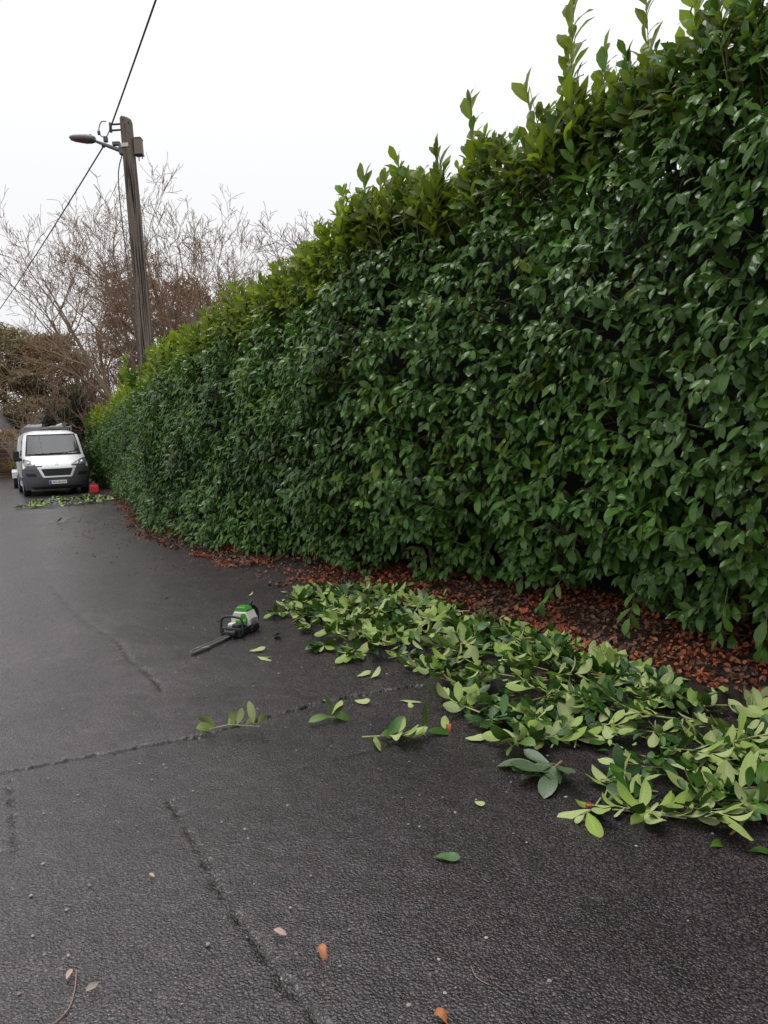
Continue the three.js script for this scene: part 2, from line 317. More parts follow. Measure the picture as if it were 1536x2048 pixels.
function makeHedge(name, label, z0, z1, opt) {
  const root = thing(name, label, 'hedge', [0, 0, 0], 0, 'laurel hedges along the road');
  const t0 = tAtZ(z0), t1 = tAtZ(z1), s0 = t0 * faceLen, s1 = t1 * faceLen, len = s1 - s0;
  const leaves = []; // {m, c, score}
  const shoots = new MB(), twigs = new MB();
  const DEPTH = 1.5;
  const put = (pos, dir, up, sc, col, outer) => { leaves.push({ m: leafMatrix(pos, dir, up, sc), c: col, young: col.young, d: outer && inFrame(pos) ? pos.distanceTo(eye) : 1e9 }); };
  const tint = (s, y, fresh) => { const q = 0.92 + 0.3 * noise2(s * 0.5, y * 0.6 + 4) + 0.12 * noise2(s * 2, y * 2) + rr(-0.2, 0.2) + (rnd() < 0.1 ? rr(0.2, 0.9) : 0); const yl = fresh; const cc = RGB(q * lerp(1 + 0.1 * gauss(), 2.5, yl), q * lerp(1, 2.0, yl), q * lerp(1 + 0.12 * gauss(), 1.15, yl)); cc.young = yl > 0.3; return cc; };
  function sprig(base, axis, n, l, droop, spread, fresh, out, outer, s, stem, big = 1) {
    let ph = rnd() * 6.28; const A = V().crossVectors(axis, Math.abs(axis.y) > 0.9 ? V(1, 0, 0) : UPV).normalize(), B = V().crossVectors(axis, A);
    for (let k = 0; k < n; k++) {
      const f = (k + 0.5) / n; ph += 2.4 + 0.3 * gauss();
      const ang = spread * lerp(1.25, 0.55, f) + 0.15 * gauss();
      const rad = A.clone().multiplyScalar(Math.cos(ph)).addScaledVector(B, Math.sin(ph));
      const dir = axis.clone().multiplyScalar(Math.cos(ang)).addScaledVector(rad, Math.sin(ang)); dir.y -= droop * rr(0.5, 1.3); dir.normalize();
      const up = out.clone().multiplyScalar(0.75).add(V(0, 0.65, 0)).addScaledVector(axis, 0.25).add(randDir().multiplyScalar(0.3));
      const p = base.clone().addScaledVector(axis, l * f);
      put(p, dir, up, (0.66 + 0.62 * Math.pow(rnd(), 1.3)) * big * (k === n - 1 ? 0.75 : 1), tint(s, p.y, fresh * rr(0.5, 1.1)), outer);
    }
    if (stem) shoots.tube([base.clone().addScaledVector(axis, -0.15), base.clone().addScaledVector(axis, l * 0.5), base.clone().addScaledVector(axis, l)], [0.006, 0.004, 0.002], 4, false);
  }
  // face of the hedge
  const per = opt.density, nFace = Math.round(len * 3.4 * per * 1.75);
  for (let k = 0; k < nFace; k++) {
    const s = s0 + rnd() * len, f = face(s / faceLen), top = topOf(f.p.z) + 0.12 * noise2(s * 1.3, 2) + 0.07 * noise2(s * 3.4, 12), y = 0.1 + Math.pow(rnd(), 0.95) * (top - 0.13);
    const low = 0.3 + 0.14 * noise2(s * 0.9, 7) + 0.08 * noise2(s * 3, 1) - opt.skirt - 0.2 * smooth(0.74, 0.6, s / faceLen); if (y < low) continue;
    // gaps where bare twigs and the dark core show
    let gap = noise3(s * 1.1, y * 1.25, 3) + 0.5 * noise3(s * 2.8, y * 2.8, 8);
    const hollow = smooth(0.74, 1.05, gap);
    let skip = rnd() < hollow * 0.93;
    for (const [hs, hy, hr] of opt.holes) if (Math.hypot((f.p.z - hs) * 1.15, y - hy) < hr * rr(0.75, 1.1)) skip = true;
    if (skip) continue;
    const inner = Math.pow(rnd(), 1.7) * 0.5, off = bulge(s, y, top) - inner;
    const base = f.p.clone().addScaledVector(f.N, off); base.y = y;
    const h = smooth(top - 0.9, top - 0.05, y);
    const axis = f.N.clone().multiplyScalar(lerp(0.8, 0.35, h)).add(V(0, lerp(0.3, 1.0, h), 0)).addScaledVector(f.T, 0.35 * gauss()).add(randDir().multiplyScalar(0.35)).normalize();
    const fresh = clamp(h * lerp(0.25, 0.6, smooth(0.92, 0.7, s / faceLen)) + (noise2(s * 0.9 + 30, y * 0.9) > 0.62 ? 0.3 : 0) + opt.fresh * 1.3 * h * smooth(0.92, 0.72, s / faceLen) + (rnd() < 0.03 ? 0.5 : 0), 0, 1);
    sprig(base, axis, 3 + Math.floor(rnd() * 3), rr(0.06, 0.15), lerp(0.95, 0.1, h) * rr(0.5, 1.3), lerp(0.85, 0.78, h) * rr(0.7, 1.2), fresh, f.N, inner < 0.07, s, rnd() < 0.25);
  }
  // top of the hedge, upright shoots
  const nTop = Math.round(len * 1.25 * per * 1.25);
  for (let k = 0; k < nTop; k++) {
    const s = s0 + rnd() * len, f = face(s / faceLen), top = topOf(f.p.z) + 0.12 * noise2(s * 1.3, 2) + 0.07 * noise2(s * 3.4, 12), back = rnd() * (DEPTH - 0.1);
    const base = f.p.clone().addScaledVector(f.N, -0.18 - back); base.y = top - 0.24 + 0.16 * noise2(s * 2, back * 2) + rr(-0.35, 0.08);
    const axis = V(0, 1, 0).addScaledVector(f.N, 0.15 * gauss() + (back < 0.2 ? 0.25 : 0)).addScaledVector(f.T, 0.22 * gauss()).normalize();
    const l = rr(0.12, 0.3) * (1 + 0.35 * noise2(s * 1.1, 60));
    sprig(base, axis, Math.round(5 + l * 16), l, -0.1, 0.72, clamp(lerp(0.22, 0.5 + opt.fresh, smooth(0.92, 0.7, s / faceLen)) + 0.25 * gauss(), 0, 1), f.N, false, s, rnd() < 0.4, 1.25);
  }
  // the back of the hedge, thinner
  for (let k = 0; k < len * 3.2 * per * 0.33; k++) {
    const s = s0 + rnd() * len, f = face(s / faceLen), top = topOf(f.p.z), y = rr(0.1, top - 0.1), base = f.p.clone().addScaledVector(f.N, -DEPTH - 0.05 + 0.2 * rnd()); base.y = y;
    const back = f.N.clone().negate();
    sprig(base, back.clone().multiplyScalar(0.8).add(V(0, 0.4, 0)).add(randDir().multiplyScalar(0.4)).normalize(), 7, 0.2, 0.6, 1, 0.1, back, false, s, false);
  }
  // end faces
  for (const [te, sgn] of opt.ends) for (let k = 0; k < 3.0 * DEPTH * per; k++) {
    const f = face(te === 0 ? t0 : t1), out = f.T.clone().multiplyScalar(sgn), top = topOf(f.p.z), y = rr(0.3, top), base = f.p.clone().addScaledVector(f.N, 0.05 - rnd() * DEPTH).addScaledVector(out, 0.05 - 0.35 * Math.pow(rnd(), 1.6) + 0.15 * noise2(y * 1.5, 5)); base.y = y;
    sprig(base, out.clone().multiplyScalar(0.7).add(V(0, 0.4, 0)).add(randDir().multiplyScalar(0.4)).normalize(), 7, 0.2, 0.6, 1, 0.15 + opt.fresh * 0.4, out, false, te * 50, false);
  }
  for (const [x_, y_, z_, h_, n, lean] of opt.tall) { // long untrimmed shoots above the trimmed top
    const x = x_ + 0.06, z = z_ - 0.12, y = y_ + 0.1, h = h_ * 1.15;
    const ax = V(lean[0], 1, lean[1]).normalize();
    for (let j = 0; j < 4; j++) { const a2 = ax.clone().add(randDir().multiplyScalar(0.3)).normalize(); sprig(V(x + 0.1 * gauss(), y - 0.2, z + 0.1 * gauss()), a2, Math.round(n * 1.1), h * rr(0.4, 0.7), -0.2, 0.8, 0.55, V(-0.8, 0.3, 0.5), false, x, false, 1.4); }
    sprig(V(x, y - 0.15, z), ax, Math.round(n * 1.9), h + 0.15, -0.25, 0.68, 0.5, V(-0.8, 0.3, 0.5), false, x, false, 1.5);
    twigs.tube([V(x + 0.1, y - 0.4, z - 0.05), V(x, y - 0.1, z), V(x, y, z).addScaledVector(ax, h)], [0.006, 0.005, 0.002], 5, false);
  }
  for (const [x, y, z, dx, dy, dz, l, n] of opt.hanging) { // sprays that hang low under the face
    const ax = V(dx, dy, dz).normalize(), p = V(x, y, z).addScaledVector(V(-0.89, 0, 0.46), -0.12); sprig(p, ax, n, l, 0.5, 0.9, 0.1, V(-0.85, 0.2, 0.45), true, x, false); twigs.tube([p.clone().addScaledVector(ax, -0.1), p.clone().addScaledVector(ax, l * 0.5), p.clone().addScaledVector(ax, l)], [0.003, 0.002, 0.0012], 4, false);
  }
  // added solid core, near-black for the deep shade; stops light leaking through
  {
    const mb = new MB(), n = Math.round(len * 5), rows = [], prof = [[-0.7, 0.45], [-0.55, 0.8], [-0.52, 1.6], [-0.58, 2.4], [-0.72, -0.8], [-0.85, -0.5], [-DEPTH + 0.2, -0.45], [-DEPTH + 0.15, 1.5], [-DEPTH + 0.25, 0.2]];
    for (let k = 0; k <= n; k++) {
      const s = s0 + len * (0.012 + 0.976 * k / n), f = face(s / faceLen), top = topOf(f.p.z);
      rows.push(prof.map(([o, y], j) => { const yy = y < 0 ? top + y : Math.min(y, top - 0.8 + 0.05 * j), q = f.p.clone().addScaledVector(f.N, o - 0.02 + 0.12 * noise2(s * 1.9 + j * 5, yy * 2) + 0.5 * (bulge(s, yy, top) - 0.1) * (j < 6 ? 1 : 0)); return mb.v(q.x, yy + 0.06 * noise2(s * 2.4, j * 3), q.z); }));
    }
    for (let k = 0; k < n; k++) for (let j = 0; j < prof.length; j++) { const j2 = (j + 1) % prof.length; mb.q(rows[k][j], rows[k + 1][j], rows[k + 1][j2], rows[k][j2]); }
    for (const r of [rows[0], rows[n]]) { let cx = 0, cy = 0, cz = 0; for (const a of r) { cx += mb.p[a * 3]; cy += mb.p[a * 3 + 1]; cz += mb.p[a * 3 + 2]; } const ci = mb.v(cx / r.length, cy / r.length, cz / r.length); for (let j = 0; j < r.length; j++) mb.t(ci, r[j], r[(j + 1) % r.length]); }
    part('dark_core', mb.geo(), std([0.022, 0.021, 0.018], 1, {}), root);
  }
  // stems that carry it
  for (let s = s0 + 0.3; s < s1 - 0.2; s += rr(0.55, 0.95)) {
    const f = face(s / faceLen), b = f.p.clone().addScaledVector(f.N, -0.55 - 0.3 * rnd()), lean = f.N.clone().multiplyScalar(0.3 * gauss()).addScaledVector(f.T, 0.3 * gauss());
    const mb = new MB(); b.y = 0.12; const r = rr(0.02, 0.045);
    mb.tube([b, b.clone().add(V(lean.x * 0.3, 0.3, lean.z * 0.3)), b.clone().add(V(lean.x, 0.9, lean.z))], [r * 1.2, r, r * 0.8], 7, false);
    part('trunk', mb.geo(), woodMat, root);
  }
  for (let k = 0; k < len * 14; k++) { // bare twigs in the gaps
    const s = s0 + rnd() * len, f = face(s / faceLen), b = f.p.clone().addScaledVector(f.N, -0.5); b.y = rr(0.3, topOf(f.p.z) - 0.4);
    const d = f.N.clone().add(V(0, rr(-0.3, 0.7), 0)).addScaledVector(f.T, 0.7 * gauss()).normalize(), l = rr(0.3, 0.5);
    twigs.tube([b, b.clone().addScaledVector(d, l * 0.5).add(V(0, 0.02, 0)), b.clone().addScaledVector(d, l)], [0.008, 0.006, 0.003], 4, false);
  }
  const tw = part('twigs', twigs.geo(), woodMat, root); tw.userData.kind = 'stuff';
  const sh = part('shoots', shoots.geo(), shootMat, root); sh.userData.kind = 'stuff';
  // the 300 leaves that show largest as single parts, the rest together
  leaves.sort((a, b) => a.d - b.d);
  const single = leaves.slice(0, opt.single), rest = leaves.slice(opt.single);
  const tones = []; for (let k = 0; k < 5; k++) { const m = hedgeLeafMat.clone(), q = 0.8 + 0.09 * k; m.color.setRGB(0.1 * q * (1 + 0.06 * (k % 2)), 0.235 * q, 0.033 * q); tones.push(m); }
  single.forEach((l, k) => { const m = part('leaf', hedgeLeafGeos[k % 4], tones[Math.floor(rnd() * 5)], root); l.m.decompose(m.position, m.quaternion, m.scale); });
  const away = (l) => l.m.elements[12] ** 2 + l.m.elements[14] ** 2 > 110;
  for (const young of [false, true]) for (const far of [false, true]) { const li = rest.filter((l) => !!l.young === young && away(l) === far); if (!li.length) continue; const mass = part('leaves', mergeLeaves(li, far), young ? freshLeafMat : hedgeLeafMat, root); mass.userData.kind = 'stuff'; }
  console.log(name, 'leaves', leaves.length);
  return root;
}
makeHedge('laurel_hedge', 'tall dense dark green laurel hedge with untrimmed shoots above its top', -18.7, -0.4, {
  density: 128, skirt: 0.05, fresh: 0.18, single: 300, ends: [[0, -1]],
  holes: [[-7.0, 1.62, 0.17], [-4.55, 1.55, 0.17], [-18.2, 1.75, 0.55], [-17.7, 1.2, 0.4], [-4.9, 1.12, 0.16], [-5.6, 2.3, 0.15], [-5.7, 1.2, 0.12]],
  tall: [[1.52, 3.7, -5.95, 0.5, 10, [-0.12, 0.05]], [1.42, 3.7, -5.8, 0.72, 13, [0.05, 0]], [1.28, 3.55, -5.95, 0.42, 7, [-0.25, 0]], [1.62, 3.7, -5.75, 0.4, 10, [0.1, 0]], [1.88, 3.75, -5.4, 0.6, 9, [-0.06, 0.05]], [0.84, 3.7, -6.75, 0.55, 8, [-0.03, 0]],
    [0.6, 3.6, -7.0, 0.28, 9, [-0.15, 0.1]], [-0.3, 3.5, -7.9, 0.36, 10, [-0.1, 0]], [-0.14, 3.5, -7.8, 0.42, 10, [0.04, 0.05]], [0.05, 3.5, -7.65, 0.4, 10, [0.06, 0]], [2.05, 3.8, -5.0, 0.5, 12, [-0.05, 0]], [2.2, 3.8, -4.75, 0.6, 12, [0.05, 0]], [2.32, 3.8, -4.55, 0.55, 12, [0, 0]]],
  hanging: [[1.28, 0.42, -5.85, -0.6, -0.55, 0.35, 0.36, 9], [1.62, 0.42, -5.2, -0.3, -0.8, 0.3, 0.3, 8], [1.95, 0.45, -4.55, -0.2, -0.9, 0.1, 0.22, 7], [2.08, 0.42, -4.3, -0.2, -0.9, 0.1, 0.2, 7]],
});
makeHedge('laurel_hedge', 'lower pale-topped end of the laurel hedge beside the parked van', -28.8, -19.0, { density: 92, skirt: 0.15, fresh: 0.42, single: 60, ends: [[0, -1], [1, 1]], holes: [[-20.2, 1.5, 0.35]], tall: [[-6.4, 3.3, -19.6, 0.35, 9, [0, 0]], [-7, 3.3, -21, 0.4, 9, [0, 0]]], hanging: [] });

// ------------------------------------------------------------------ leaf litter and ivy along the verge
function instanced(name, label, category, geos, mat, list) {
  const root = thing(name, label, category); root.userData.kind = 'stuff';
  const lists = geos.map(() => []); list.forEach((l) => lists[Math.floor(rnd() * geos.length)].push(l));
  lists.forEach((li, g) => { const im = new THREE.InstancedMesh(geos[g], mat, li.length); im.name = name; im.userData.kind = 'stuff'; im.castShadow = im.receiveShadow = true; li.forEach((l, k) => { im.setMatrixAt(k, l.m); im.setColorAt(k, l.c); }); root.add(im); });
  return root;
}
{
  const geos = [leafGeo(0.046, 0.028, { curl: 0.9, fold: 0.5, n: 4, wide: 0.4 }), leafGeo(0.042, 0.03, { curl: -0.8, fold: 0.3, twist: 0.6, n: 4, wide: 0.4 }), leafGeo(0.04, 0.024, { curl: 1.2, fold: -0.4, twist: -0.7, n: 4, wide: 0.4 })];
  const list = [];
  for (let k = 0; k < 34000; k++) {
    const t = 0.14 + 0.86 * Math.pow(rnd(), 0.75), f = face(t), s = t * faceLen;
    let o = lerp(0.45, 0.5, smooth(0.6, 0.75, t)) - 1.2 * Math.pow(rnd(), 1.15) + 0.12 * noise2(s * 1.4, 3) + (rnd() < 0.02 ? rr(0, 0.5) : 0);
    if (o > 0.28 && noise2(s * 1.1 + 20, 5) < -0.35) continue; if (t < 0.72 && noise2(s * 0.55 + 8, 9) < -0.15 && rnd() < 0.7) continue;
    const q = f.p.clone().addScaledVector(f.N, o); q.y = (o > 0.36 ? 0.004 : lerp(0.03, 0.16, clamp((0.36 - o) / 0.8, 0, 1))) + rr(0, 0.035);
    const d = randDir(); d.y *= 0.35; const up = V(0, 1, 0).add(randDir().multiplyScalar(0.8));
    const b = rr(0.25, 1.1), red = rr(0.75, 1.2), old = noise2(s * 0.8 + 50, o * 2.2) + 0.35 * gauss() > (t < 0.7 ? -0.2 : 0.3);
    list.push({ m: leafMatrix(q, d, up, rr(0.5, 1.3)), c: old ? RGB(0.17 * b, 0.085 * b * red, 0.05 * b * red) : RGB(0.34 * b, 0.095 * b * red, 0.035 * b * red) });
  }
  instanced('leaf_litter', 'strip of rusty brown fallen leaves at the foot of the hedge', 'leaf litter', geos, std([1, 1, 1], 0.75), list);
  // crumbs of soil and bark on the tarmac near the verge
  const crumb = [], cg = new THREE.IcosahedronGeometry(0.008, 0).scale(1, 0.5, 1.4);
  for (let k = 0; k < 1500; k++) { const t = 0.2 + 0.65 * rnd(), f = face(t), o = 0.4 + 1.3 * Math.pow(rnd(), 2.2); if (noise2(t * 40, o * 2) < -0.1) continue; const q = f.p.clone().addScaledVector(f.N, o); q.y = 0.006; const b = rr(0.4, 1.2); crumb.push({ m: leafMatrix(q, V(gauss(), 0, gauss() + 0.01), UPV, rr(0.5, 1.9)), c: RGB(0.1 * b, 0.065 * b, 0.04 * b) }); }
  instanced('soil_crumbs', 'scattered crumbs of soil and bark on the tarmac by the verge', 'debris', [cg], std([1, 1, 1], 0.95), crumb);
}

// ------------------------------------------------------------------ utility pole, street lamp, cables
const poleTex = dataTex(128, 1024, (i, j) => { const a = i / 128 * 6.283, n = noise3(Math.cos(a) * 4, Math.sin(a) * 4, j / 140) + 0.6 * noise3(Math.cos(a) * 11, Math.sin(a) * 11, j / 70), chk = smooth(0.25, 0.75, n); const f = 0.85 + 0.3 * rnd(), v = lerp(185, 52, chk) * f; return [v * 1.02, v * 0.96, v * 0.9]; }, true);
const poleBump = dataTex(128, 1024, (i, j) => { const a = i / 128 * 6.283, n = noise3(Math.cos(a) * 4, Math.sin(a) * 4, j / 140) + 0.6 * noise3(Math.cos(a) * 11, Math.sin(a) * 11, j / 70), v = 255 * (1 - smooth(0.1, 0.8, n)); return [v, v, v]; });
{
  const b = V(-4.93, 0.1, -17), t = V(-5.13, 8.47, -17.05), ax = t.clone().sub(b), L = ax.length(), q = new THREE.Quaternion().setFromUnitVectors(UPV, ax.clone().normalize());
  const p = thing('utility_pole', 'weathered timber utility pole rising out of the laurel hedge', 'pole', b.toArray());
  p.quaternion.copy(q);
  const prof = [[0.175, 0], [0.17, 1.5], [0.155, 4], [0.14, 6.5], [0.13, L - 0.2], [0.128, L - 0.06], [0.105, L - 0.01], [0.0, L]].map(([r, y]) => new THREE.Vector2(r, y));
  const sh = new THREE.LatheGeometry(prof, 28), P = sh.attributes.position;
  for (let k = 0; k < P.count; k++) { const y = P.getY(k), a = Math.atan2(P.getZ(k), P.getX(k)), r = 1 + 0.03 * noise3(Math.cos(a) * 1.5, Math.sin(a) * 1.5, y * 0.7) ; P.setX(k, P.getX(k) * r); P.setZ(k, P.getZ(k) * r); if (y > L - 0.4) P.setY(k, y - 0.05 * (P.getX(k) / 0.15) * (y > L - 0.1 ? 1 : 0)); }
  sh.computeVertexNormals();
  part('shaft', sh, std([0.32, 0.295, 0.28], 0.9, { map: poleTex, bumpMap: poleBump, bumpScale: 0.012 }), p);
  const metal = std([0.1, 0.1, 0.11], 0.5, { metalness: 0.6 });
  part('cable_bracket', merge([bx(0.24, 0.03, 0.05, -0.22, L - 0.24, 0), bx(0.24, 0.03, 0.05, -0.22, L - 0.12, 0), bx(0.05, 0.2, 0.06, -0.34, L - 0.18, 0)]), metal, p);
  part('hook', curveGeo([[-0.36, L - 0.22, 0], [-0.45, L - 0.37, 0.02], [-0.56, L - 0.34, 0.02], [-0.59, L - 0.2, 0], [-0.52, L - 0.05, 0], [-0.42, L - 0.05, 0]], 0.011, 24, 6), metal, p);
  part('clamp', merge([bx(0.09, 0.12, 0.08, -0.46, L - 0.42, 0.02, 0.02), bx(0.07, 0.09, 0.07, -0.52, L - 0.54, 0.02, 0.02), bx(0.06, 0.09, 0.06, -0.59, L - 0.28, 0.02, 0.02)]), metal, p);
  part('strap_plate', bx(0.16, 0.08, 0.02, -0.04, L - 0.6, 0.137, 0.004), std([0.6, 0.6, 0.58], 0.5), p);
  const box = part('junction_box', bx(0.16, 0.33, 0.18, 0.22, L - 0.62, 0.02, 0.02), std([0.2, 0.15, 0.125], 0.75), p);
  part('lid_rim', merge([bx(0.175, 0.03, 0.195, 0.22, L - 0.46, 0.02), bx(0.175, 0.03, 0.195, 0.22, L - 0.78, 0.02), tubeGeo([[0.21, L - 0.79, 0.02], [0.21, L - 0.91, 0.03]], 0.012), tubeGeo([[0.29, L - 0.79, 0.02], [0.28, L - 0.87, 0.03]], 0.012)]), std([0.16, 0.12, 0.1], 0.75), box);
  part('down_cable', curveGeo([[-0.14, L - 0.8, 0.06], [-0.24, L - 1.1, 0.06], [-0.25, L - 2.6, 0.06], [-0.2, L - 4, 0.08], [-0.18, L - 5.6, 0.08], [-0.19, 0.6, 0.08]], 0.012, 40, 6), std([0.09, 0.085, 0.09], 0.7), p);

  const lamp = thing('street_lamp', 'old street lamp on a short arm fixed to the timber pole', 'street lamp', [t.x, t.y, t.z]);
  const lg = std([0.17, 0.165, 0.17], 0.55, { metalness: 0.2 });
  part('arm', tubeGeo([[-0.1, -0.7, 0.05], [-0.4, -0.58, 0.06], [-0.68, -0.47, 0.08]], [0.045, 0.038, 0.026], 10), lg, lamp);
  part('arm_bracket', merge([bx(0.14, 0.22, 0.14, -0.1, -0.66, 0.04, 0.02), bx(0.16, 0.07, 0.1, -0.22, -0.54, 0.05, 0.01)]), std([0.13, 0.13, 0.14], 0.6), lamp);
  const hp = [[0.001, 0], [0.05, 0.03], [0.085, 0.12], [0.105, 0.26], [0.115, 0.38], [0.1, 0.5], [0.075, 0.55], [0.001, 0.56]].map(([r, y]) => new THREE.Vector2(r, y));
  const place = (g) => g.rotateZ(-Math.PI / 2 - 0.11).translate(-1.2, -0.39, 0.09); // tip points away from the pole
  const head = part('lamp_head', place(new THREE.LatheGeometry(hp, 24).scale(0.72, 1, 1.15)), lg, lamp);
  part('lens', place(new THREE.LatheGeometry(hp.slice(0, 6).map((v) => v.clone().multiplyScalar(0.93)), 24).scale(0.6, 0.98, 1.1).translate(0.028, 0.02, 0)), std([0.14, 0.075, 0.05], 0.35), head);
  part('photocell', cyl(0.025, 0.03, 0.05, -0.75, -0.37, 0.085), lg, head);

  const wire = std([0.06, 0.06, 0.065], 0.6);
  const cable = (A, B, sag, r, label) => { const pts = []; for (let k = 0; k <= 28; k++) { const u = k / 28, v = A.clone().lerp(B, u); v.y -= sag * 4 * u * (1 - u); pts.push(v); } const c = part(numbered('overhead_cable'), new MB().tube(pts, r, 6).geo(), wire, scene); tag(c, label, 'cable', 'overhead cables'); };
  const hookP = V(-0.36, L - 0.22, 0).applyQuaternion(q).add(b), clampP = V(-0.53, L - 0.57, 0.02).applyQuaternion(q).add(b);
  cable(hookP, V(6.6, 9.9, 6.4), 0.25, 0.017, 'overhead cable running from the pole top up over the road');
  cable(clampP, V(-27, 7.2, -50), 0.35, 0.017, 'overhead cable sloping down from the pole past the lamp');
}

// ------------------------------------------------------------------ parked van
{
  const van = thing('parked_van', 'white panel van with dark grey bumper parked facing along the hedge', 'van', [-10.85, 0, -25.75], 0.485);
  const white = std([0.74, 0.74, 0.74], 0.35, { clearcoat: 0.6, clearcoatRoughness: 0.1 }), plastic = std([0.075, 0.075, 0.085], 0.6), black = std([0.012, 0.012, 0.014], 0.7);
  const glass = new THREE.MeshPhysicalMaterial({ color: RGB(0.8, 0.84, 0.95), roughness: 0.03, transmission: 1, thickness: 0, ior: 2.05 });
  const darkGlass = std([0.03, 0.033, 0.04], 0.06, { ior: 1.9 }), chrome = std([0.75, 0.75, 0.77], 0.25, { metalness: 0.7 }), tyre = std([0.02, 0.02, 0.022], 0.85);
  // front profile: height -> distance back from the nose
  const fp = [[0.24, 0.1], [0.3, 0.05], [0.45, 0.0], [0.62, 0.0], [0.75, 0.02], [0.92, 0.05], [1.0, 0.09], [1.08, 0.2], [1.2, 0.4], [1.36, 0.68], [1.6, 0.88], [1.85, 1.09], [2.06, 1.27], [2.15, 1.42], [2.2, 1.7], [2.225, 2.1]];
  const zf = (y) => { for (let k = 0; k < fp.length - 1; k++) if (y <= fp[k + 1][0]) return lerp(fp[k][1], fp[k + 1][1], clamp((y - fp[k][0]) / (fp[k + 1][0] - fp[k][0]), 0, 1)); return fp[fp.length - 1][1]; };
  const hw = (y) => y < 0.9 ? lerp(0.98, 1.025, clamp((y - 0.2) / 0.5, 0, 1)) : lerp(1.025, 0.83, Math.pow(clamp((y - 0.9) / 1.3, 0, 1), 1.35));
  const plan = (u, y) => { const a = Math.max(0, Math.abs(u) - 0.35) / 0.65; return lerp(0.42, 0.22, smooth(1.0, 2.0, y)) * a * a * (0.55 + 0.45 * a); };
  const F = (u, y, off = 0) => { const g = (uu, yy) => V(uu * hw(yy), yy - (yy > 2.1 ? 0.1 * Math.pow(Math.abs(uu), 6) : 0), -zf(yy) - plan(uu, yy)); const p = g(u, y); if (off) { const du = g(u + 0.01, y).sub(g(u - 0.01, y)), dy = g(u, y + 0.01).sub(g(u, y - 0.01)); p.addScaledVector(du.cross(dy).normalize(), off); } return p; };
  const us = [-1, -0.97, -0.93, -0.88, -0.75, -0.6, -0.45, -0.3, -0.15, 0, 0.15, 0.3, 0.45, 0.6, 0.75, 0.88, 0.93, 0.97, 1];
  const outline = (u) => { const a = fp.map(([y]) => F(u, y)); const e = 0.12 * Math.pow(Math.abs(u), 6); for (const [z, y] of [[3, 2.235], [4.3, 2.23], [4.85, 2.2]]) a.push(V(u * hw(y), y - e, -z)); for (const [z, y] of [[4.93, 2.0], [4.96, 1.2], [4.96, 0.45], [4.9, 0.3], [3.0, 0.28], [1.0, 0.26]]) a.push(V(u * hw(y), y, -z)); return a; };
  const mb = new MB(), cols = us.map((u) => outline(u).map((p) => mb.v(p.x, p.y, p.z))), n = cols[0].length;
  const yOf = (k) => fp[k]?.[0];
  for (let c = 0; c < us.length - 1; c++) for (let k = 0; k < n; k++) {
    const k2 = (k + 1) % n; if (k + 1 < fp.length && yOf(k) >= 1.36 && yOf(k + 1) <= 2.061 && us[c] >= -0.881 && us[c + 1] <= 0.881) continue; // windscreen opening
    mb.q(cols[c][k], cols[c + 1][k], cols[c + 1][k2], cols[c][k2]);
  }
  for (const [c, flip] of [[0, true], [us.length - 1, false]]) { const o = outline(us[c]), tri = THREE.ShapeUtils.triangulateShape(o.map((p) => new THREE.Vector2(-p.z, p.y)), []); for (const [a, b2, d] of tri) flip ? mb.t(cols[c][a], cols[c][d], cols[c][b2]) : mb.t(cols[c][a], cols[c][b2], cols[c][d]); }
  part('body', mb.geo(0.6), white, van);
  // a panel that follows the front of the body: rows of [y, u0, u1]
  const panel = (rows, off, cut = 10, deep = 0.02) => {
    const m = new MB(), fine = []; for (let k = 0; k < rows.length - 1; k++) for (let s = 0; s < 3; s++) fine.push(rows[k].map((v, j) => lerp(v, rows[k + 1][j], s / 3))); fine.push(rows[rows.length - 1]);
    const g = fine.map(([y, a, b2]) => { const r = []; for (let k = 0; k <= cut; k++) { const p = F(lerp(a, b2, k / cut), y, off); r.push(m.v(p.x, p.y, p.z)); } return r; });
    for (let j = 0; j < g.length - 1; j++) for (let k = 0; k < cut; k++) m.q(g[j][k], g[j][k + 1], g[j + 1][k + 1], g[j + 1][k]);
    const rim = [...g[0], ...g.slice(1).map((r) => r[cut]), ...g[g.length - 1].slice(0, -1).reverse(), ...g.slice(1, -1).reverse().map((r) => r[0])];
    const inn = rim.map((a) => m.v(m.p[a * 3] * 0.997, m.p[a * 3 + 1], m.p[a * 3 + 2] - deep)); rim.forEach((a, k) => { const k2 = (k + 1) % rim.length; m.q(a, inn[k], inn[k2], rim[k2]); });
    return m.geo(0.7);
  };
  // windscreen, its black edge, wiper
  const ws = part('windscreen', panel([[1.365, -0.87, 0.87], [1.6, -0.875, 0.875], [1.85, -0.875, 0.875], [2.055, -0.87, 0.87]], 0.006, 16, 0.004), glass, van);
  part('windscreen_seal', merge([panel([[1.345, -0.9, 0.9], [1.405, -0.9, 0.9]], 0.012, 16), panel([[2.03, -0.89, 0.89], [2.065, -0.89, 0.89]], 0.012, 16), panel([[1.4, -0.9, -0.86], [2.04, -0.89, -0.855]], 0.012, 2), panel([[1.4, 0.86, 0.9], [2.04, 0.855, 0.89]], 0.012, 2)]), black, ws);
  const w1 = [F(0.1, 1.39, 0.03), F(0.5, 1.42, 0.035), F(0.86, 1.5, 0.03)]; part('wiper', new MB().tube(w1, 0.012, 6).geo(), black, van);
  const w2 = [F(-0.6, 1.385, 0.03), F(-0.2, 1.39, 0.035), F(0.15, 1.4, 0.03)]; part('wiper', new MB().tube(w2, 0.012, 6).geo(), black, van);
  // cab inside
  part('dashboard', bx(1.7, 0.35, 0.55, 0, 1.17, -1.15, 0.06), std([0.045, 0.045, 0.05], 0.8), van);
